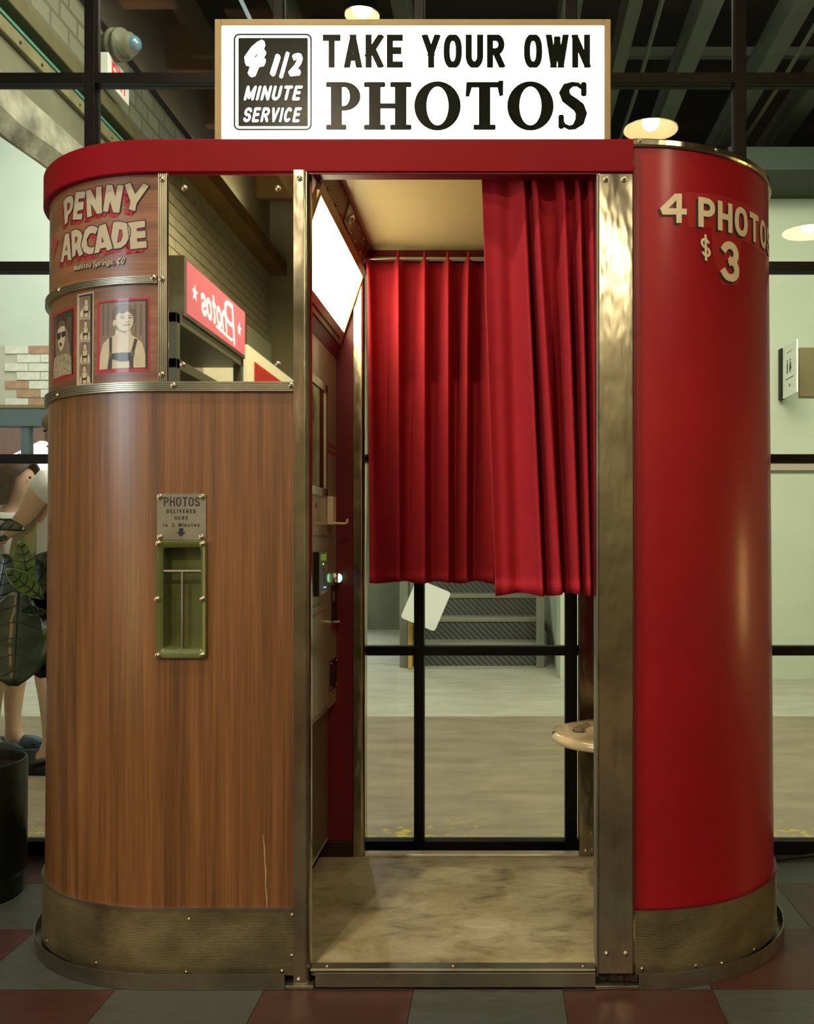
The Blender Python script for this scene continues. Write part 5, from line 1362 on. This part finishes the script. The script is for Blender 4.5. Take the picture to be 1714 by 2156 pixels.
def person(name, x, y, h, yaw, mats, label, lean=0.0, arm=None, other=None, shoes=None, hair='short'):
    """one figure of height h facing yaw (0 = +X); joints in local space scaled by height"""
    root = thing(name, (x, y, 0), label, 'person')
    f = Vector((cos(yaw), sin(yaw), 0)); s_ = Vector((-sin(yaw), cos(yaw), 0)); o0 = Vector((x, y, 0))
    def Pn(fw, sd, up_): 
        ln = lean * max(0, up_ - .5) * h
        return tuple(o0 + f * (fw * h + ln) + s_ * (sd * h) + Vector((0, 0, up_ * h)))
    J = {'pelvis': (Pn(0, 0, .53), .075 * h), 'waist': (Pn(0, 0, .61), .068 * h), 'chest': (Pn(.005, 0, .72), .078 * h), 'neck0': (Pn(0, 0, .805), .045 * h), 'neck': (Pn(.01, 0, .85), .031 * h),
         'jaw': (Pn(.022, 0, .885), .045 * h), 'head': (Pn(.014, 0, .935), .055 * h), 'crown': (Pn(.008, 0, .972), .040 * h)}
    B = [('pelvis', 'waist'), ('waist', 'chest'), ('chest', 'neck0'), ('neck0', 'neck'), ('neck', 'jaw'), ('jaw', 'head'), ('head', 'crown')]
    for sd, pre in ((1, 'l'), (-1, 'r')):
        J[pre + 'hip'] = (Pn(0, sd * .052, .50), .055 * h); J[pre + 'knee'] = (Pn(.012, sd * .056, .28), .035 * h); J[pre + 'calf'] = (Pn(-.004, sd * .056, .20), .034 * h)
        J[pre + 'ankle'] = (Pn(-.008, sd * .056, .05), .020 * h); J[pre + 'heel'] = (Pn(-.02, sd * .056, .022), .020 * h); J[pre + 'toe'] = (Pn(.09, sd * .062, .014), (.024 * h, .013 * h))
        B += [('pelvis', pre + 'hip'), (pre + 'hip', pre + 'knee'), (pre + 'knee', pre + 'calf'), (pre + 'calf', pre + 'ankle'), (pre + 'ankle', pre + 'heel'), (pre + 'ankle', pre + 'toe')]
        J[pre + 'shoulder'] = (Pn(0, sd * .105, .785), .040 * h)
        a_ = arm if (arm and sd == 1) else (other if other else (Pn(.0, sd * .135, .62), Pn(.06, sd * .13, .49)))
        J[pre + 'elbow'] = (tuple(a_[0]), .026 * h); J[pre + 'wrist'] = (tuple(a_[1]), .019 * h)
        B += [('chest', pre + 'shoulder'), (pre + 'shoulder', pre + 'elbow'), (pre + 'elbow', pre + 'wrist')]
        hand(J, B, pre, a_[1], Vector(a_[1]) - Vector(a_[0]), s_, h / 1.75)
    skinned('body', J, B, mats['skin'], root)
    # shirt with sleeves and trousers
    SJ = {'waist': (Pn(0, 0, .60), .080 * h), 'hem': (Pn(0, 0, .50), .090 * h), 'chest': (Pn(.005, 0, .72), .090 * h), 'top': (Pn(0, 0, .80), .055 * h)}
    SB = [('waist', 'hem'), ('waist', 'chest'), ('chest', 'top')]
    for pre in 'lr':
        a, b = Vector(J[pre + 'shoulder'][0]), Vector(J[pre + 'elbow'][0]); SJ[pre + 's'] = (tuple(a), .050 * h); SJ[pre + 'e'] = (tuple(a + (b - a) * .7), .042 * h)
        SB += [('chest', pre + 's'), (pre + 's', pre + 'e')]
    skinned('shirt', SJ, SB, mats['shirt'], root)
    TJ = {'p': (Pn(0, 0, .53), .085 * h)}; TB = []
    for pre in 'lr':
        a, b = Vector(J[pre + 'hip'][0]), Vector(J[pre + 'knee'][0]); TJ[pre + 'h'] = (tuple(a), .066 * h); TJ[pre + 'k'] = (tuple(a + (b - a) * .8), .055 * h); TB += [('p', pre + 'h'), (pre + 'h', pre + 'k')]
    skinned('shorts', TJ, TB, mats['shorts'], root)
    # face and hair
    hc = Vector(J['head'][0]); R_ = .062 * h
    mb = MB()
    for sd in (1, -1): mb.ball(tuple(hc + f * R_ * .86 + s_ * sd * R_ * .36 + Vector((0, 0, -R_ * .05))), R_ * .075, seg=8, rings=6)
    mb.build('eyes', 'eye_dark', root)
    MB().ball(tuple(hc + f * R_ * .98 + Vector((0, 0, -R_ * .28))), R_ * .16, R_ * .14, R_ * .24, 8, 6).build('nose', mats['skin'], root)
    MB().ball(tuple(hc + f * R_ * .82 + Vector((0, 0, -R_ * .72))), R_ * .18, R_ * .26, R_ * .07, 8, 6).build('mouth', 'lip', root)
    for sd in (1, -1): MB().ball(tuple(hc + s_ * sd * R_ * (.82 if hair == 'long' else .95) - f * R_ * .05 + Vector((0, 0, -R_ * .15))), R_ * .18, R_ * .1, R_ * .28, 8, 6).build('ear', mats['skin'], root)
    mb = MB(); n1, n2 = 14, 22; low = -1.5 if hair == 'long' else -.55; G = []
    for i in range(n1 + 1):
        ph = (pi * .60) * i / n1; row = []
        for j in range(n2 + 1):
            a = 2 * pi * j / n2; fr_ = max(0, cos(a)); k_ = 1.0 - .50 * fr_ ** 2
            p_ = ph * k_; rr_ = R_ * 1.14; q = hc - f * R_ * .06 + f * (rr_ * sin(p_) * cos(a)) + s_ * (rr_ * .92 * sin(p_) * sin(a)) + Vector((0, 0, rr_ * cos(p_) + R_ * .08))
            if i == n1 and fr_ < .4: q += Vector((0, 0, R_ * (low + .3))) - f * R_ * .1
            row.append(tuple(q + Vector((random.uniform(-1, 1), random.uniform(-1, 1), 0)) * R_ * .02))
        row[-1] = row[0]; G.append(row)
    mb.grid(G, 0, True).build('hair', mats['hair'], root, solid=.006)
    if shoes:
        for pre in 'lr':
            hl, to = Vector(J[pre + 'heel'][0]), Vector(J[pre + 'toe'][0]); c_ = (hl + to) / 2; c_.z = 0
            L_ = .165 * h; mb = MB(); G = []
            for i in range(13):
                t_ = i / 12; wv = .032 * h * (sin(pi * (.08 + .84 * t_)) ** .45); top = .030 * h + (.034 * h if t_ > .42 else .006 * h) * (1 - max(0, (t_ - .6) / .4) ** 2 * .7)
                row = []
                for j in range(11):
                    a = pi * j / 10; row.append(tuple(c_ - f * L_ * .5 + f * L_ * t_ + s_ * (wv * cos(a)) + Vector((0, 0, max(.0, top * sin(a) ** .6)))))
                G.append(row)
            mb.grid(G, 0, True); so_ = mb.build('shoe', shoes, root, solid=.004)
            mb = MB(); mb.tube([tuple(c_ + s_ * .034 * h + Vector((0, 0, .03 * h))), tuple(c_ - f * .085 * h + Vector((0, 0, .05 * h))), tuple(c_ - s_ * .034 * h + Vector((0, 0, .03 * h)))], .008 * h, 6); mb.build('heel_strap', shoes, so_)
            for k_, (fw, sd, m2) in enumerate(((.03, -.5, 'badge_yellow'), (.055, 0, 'badge_pink'), (.065, .45, 'red_ink'), (.03, .3, 'rubber_dark'), (.05, -.65, 'rubber_dark'), (.07, -.35, 'rubber_dark'))):
                MB().ball(tuple(c_ + f * fw * h + s_ * sd * .034 * h + Vector((0, 0, .060 * h * (1 - abs(sd) * .25) - fw * .2 * h))), .006 * h, .006 * h, .003 * h, 8, 5, 0).build('badge' if k_ < 3 else 'vent_hole', m2, so_)
    return root
cy = 2.10
cpx = X(18, cy)
person('person', cpx - .02, cy, 1.27, -.15, {'skin': 'skin_tone', 'shirt': 'cloth_white', 'shorts': 'cloth_grey', 'hair': 'hair_brown'}, 'child with brown hair, white top and blue clogs walking behind the glass', lean=.10, shoes='clog_blue', hair='long')
bx_ = X(118, 1.9)
sh_z = 1.2
person('person', bx_ + .03, 1.9, 1.46, pi * .94, {'skin': 'skin_tone', 'shirt': 'cloth_white', 'shorts': 'cloth_grey', 'hair': 'hair_blond'}, 'person in a white T-shirt reaching one arm down beside the child', lean=-.06,
       other=None, arm=((X(62, 1.75), 1.75, Z(1075, 1.75)), (X(28, 1.75), 1.75, Z(1112, 1.75))), shoes='rubber_dark', hair='short')
bag = thing('tote_bag', (X(60, 2.0), 2.0, .6), 'tan cloth tote bag hanging beside the white T-shirt', 'bag')
YB = 1.83; q = [(50, 1062), (86, 1068), (84, 1130), (74, 1215), (18, 1215), (30, 1150)]
MB().prism([(X(a, YB), Z(b, YB)) for a, b in q], 'y', YB - .03, YB + .03).build('pouch', 'bag_tan', bag, bevel=.012)
MB().tube([(X(50, YB), YB, Z(1063, YB)), (X(70, YB), YB, Z(1020, YB)), (X(86, YB), YB, Z(1068, YB))], .008, 8).build('strap', 'bag_tan', bag)

# ================================================================== THINGS THAT ONLY THE MIRROR AND THE GLASS SHOW, AND ADDED GLOW SOURCES
PLAB = ['hanging in front of the booth sign', 'hanging over the open floor before the red side', 'hanging far back by the right wall', 'hanging beside the pink sign', 'added close to the back wall to brighten it']
def pendant(x, y, z, e, k=1.0):
    lab = PLAB.pop(0)
    p = thing('pendant_lamp', (x, y, z), 'dark dome pendant lamp with white inside ' + lab, 'lamp', 'pendant lamps of the room')
    mt = Matrix.Translation((x, y, z)) @ Matrix.Diagonal((k, k, 1, 1))
    MB().lathe([(.02, .20), (.05, .19), (.10, .15), (.16, .08), (.20, 0.0)], mt, 28).build('shade', 'lamp_shade', p)
    MB().lathe([(.02, .19), (.05, .18), (.095, .145), (.155, .075), (.196, -.002)], mt, 28).build('shade_lining', 'lamp_inner', p)
    MB().ball((x, y, z + .09), .022, seg=14, rings=9).build('bulb', 'bulb', p)
    MB().tube([(x, y, z + .19), (x, y, 4.4)], .006, 6).build('cord', 'rubber_dark', p)
    l_ = light('pendant_light', 'POINT', (x, y, z + .05), e, WARM, .05); l_.parent = p; l_.matrix_parent_inverse = Matrix.Translation((-x, -y, -z))
PEND = [(-.43, -.68, 3.3), (1.07, -1.89, 3.3), (2.58, -3.74, 3.3), (-.9, -3.6, 3.3), (.9, -6.0, 3.3)]  # last one is added to brighten the back wall the posts reflect
for (x, y, z), e, k_ in zip(PEND, (135, 45, 60, 190, 95), (.4, .8, 1, 1, 1)): pendant(x, y, z, e, k_)
# pink lit sign on the machine across the room
QX, QY0, QY1, QZ0, QZ1 = -1.35, -3.84, -2.76, 2.04, 2.30
ps = thing('pink_sign', (QX, -3.3, QZ0), 'pink lit sign with white script across the room', 'sign')
box_obj('frame', (QX - .12, QX, QY0 - .02, QY1 + .02, QZ0 - .02, QZ1 + .02), 'dull_steel', ps, bevel=.003)
box_obj('face_panel', (QX, QX + .004, QY0, QY1, QZ0, QZ1), 'pink_glow', ps)
mb = MB(); mpq = lambda u, v, off: (QX + .004 + off, QY0 + u, QZ0 + v)
put(mb, text_polys('P', .22, .40, .015, .24, t=.11, rnd=True, slant=.2, wid=.75), mpq, .001)
put(mb, text_polys('hotos', .38, .84, .05, .215, t=.16, gap=.06, rnd=True, slant=.3, wid=.7), mpq, .001)
put(mb, [[(.22, .05), (.30, .025), (.60, .04), (.58, .055), (.30, .04)]], mpq, .001)
for cu in (.13, .96):
    put(mb, [[(cu + (.045 if i % 2 == 0 else .018) * sin(pi * i / 5), .13 + (.045 if i % 2 == 0 else .018) * cos(pi * i / 5)) for i in range(10)]], mpq, .001)
mb.build('lettering', 'white_glow', ps)
rs = thing('red_sign', (QX - .1, -4.8, 1.75), 'cream and red lit sign beyond the pink sign', 'sign')
box_obj('box', (QX - .3, QX - .02, -6.2, -4.0, 1.72, 2.14), 'cream_sign_face', rs, bevel=.004)
box_obj('face_panel', (QX - .02, QX - .014, -6.1, -4.15, 1.78, 2.06), 'red_sign_face', rs)
pm = thing('photo_machine', (-1.65, -3.3, 0), 'grey framed photo machine under the pink sign', 'photo machine')
for (x_, y_) in ((-1.93, -3.86), (-1.36 - .05, -3.86), (-1.93, -2.70), (-1.41, -2.70)): box_obj('post', (x_, x_ + .05, y_, y_ + .05, 0, 2.02), 'machine_grey', pm, bevel=.003)
for z_ in (.0, 1.2, 1.75, 1.97): box_obj('rail', (-1.93, -1.36, -3.86, -2.65, z_, z_ + .05), 'machine_grey', pm, bevel=.003)
box_obj('cabinet', (-1.91, -1.38, -3.84, -2.67, .05, 1.2), 'blue_grey', pm)
box_obj('glass', (-1.90, -1.89, -3.82, -2.68, 1.25, 1.75), 'machine_dark', pm)
tvm = thing('wall_screen', (-1.7, -2.3, 2.1), 'grey framed dark screen beside the pink sign', 'screen')
box_obj('case', (-1.93, -1.38, -2.36, -2.30, 2.06, 2.52), 'machine_grey', tvm, bevel=.004)
box_obj('screen', (-1.90, -1.44, -2.299, -2.296, 2.12, 2.46), 'machine_dark', tvm)
# daylight window in the left wall and an added warm glow box below it: both only show as sheen on the rounded panels
w3 = thing('window_3', (LWX, -1.3, 1.2), kind='structure')
box_obj('daylight_pane', (LWX, LWX + .01, -1.55, -1.05, 1.22, 2.0), 'day_pane', w3)
for b in ((-1.60, -1.55, 1.17, 2.05), (-1.05, -1.0, 1.17, 2.05), (-1.6, -1.0, 1.17, 1.22), (-1.6, -1.0, 2.0, 2.05)): box_obj('window_frame', (LWX, LWX + .03, *b), 'room_timber', w3)
def cabinet(x, y, rz, label):  # invented box out of view, made to put warm sheen on the panels
    a = thing('added_glow_box', (x, y, 0), label, 'glow box'); a.rotation_euler.z = rz
    def bx(name, b, mat): o = MB().box(*b).build(name, mat, bevel=.004); o.parent = a; return o
    bx('cabinet_body', (-.28, .0, -.25, .25, 0, 1.0), 'room_timber'); bx('glow_fill_panel', (0, .008, -.2, .2, .5, .92), 'warm_fill_glow'); bx('top', (-.30, .03, -.27, .27, 1.0, 1.05), 'dull_steel'); bx('base', (-.27, .0, -.24, .24, 0, .06), 'black_metal')
cabinet(LWX + .34, -1.35, 0.0, 'low added box with warm glow panel against the brick wall')
cabinet(3.3, .35, pi, 'low added box with warm glow panel along the glass')
for o in bpy.data.objects:
    if '_w' in o: del o['_w']
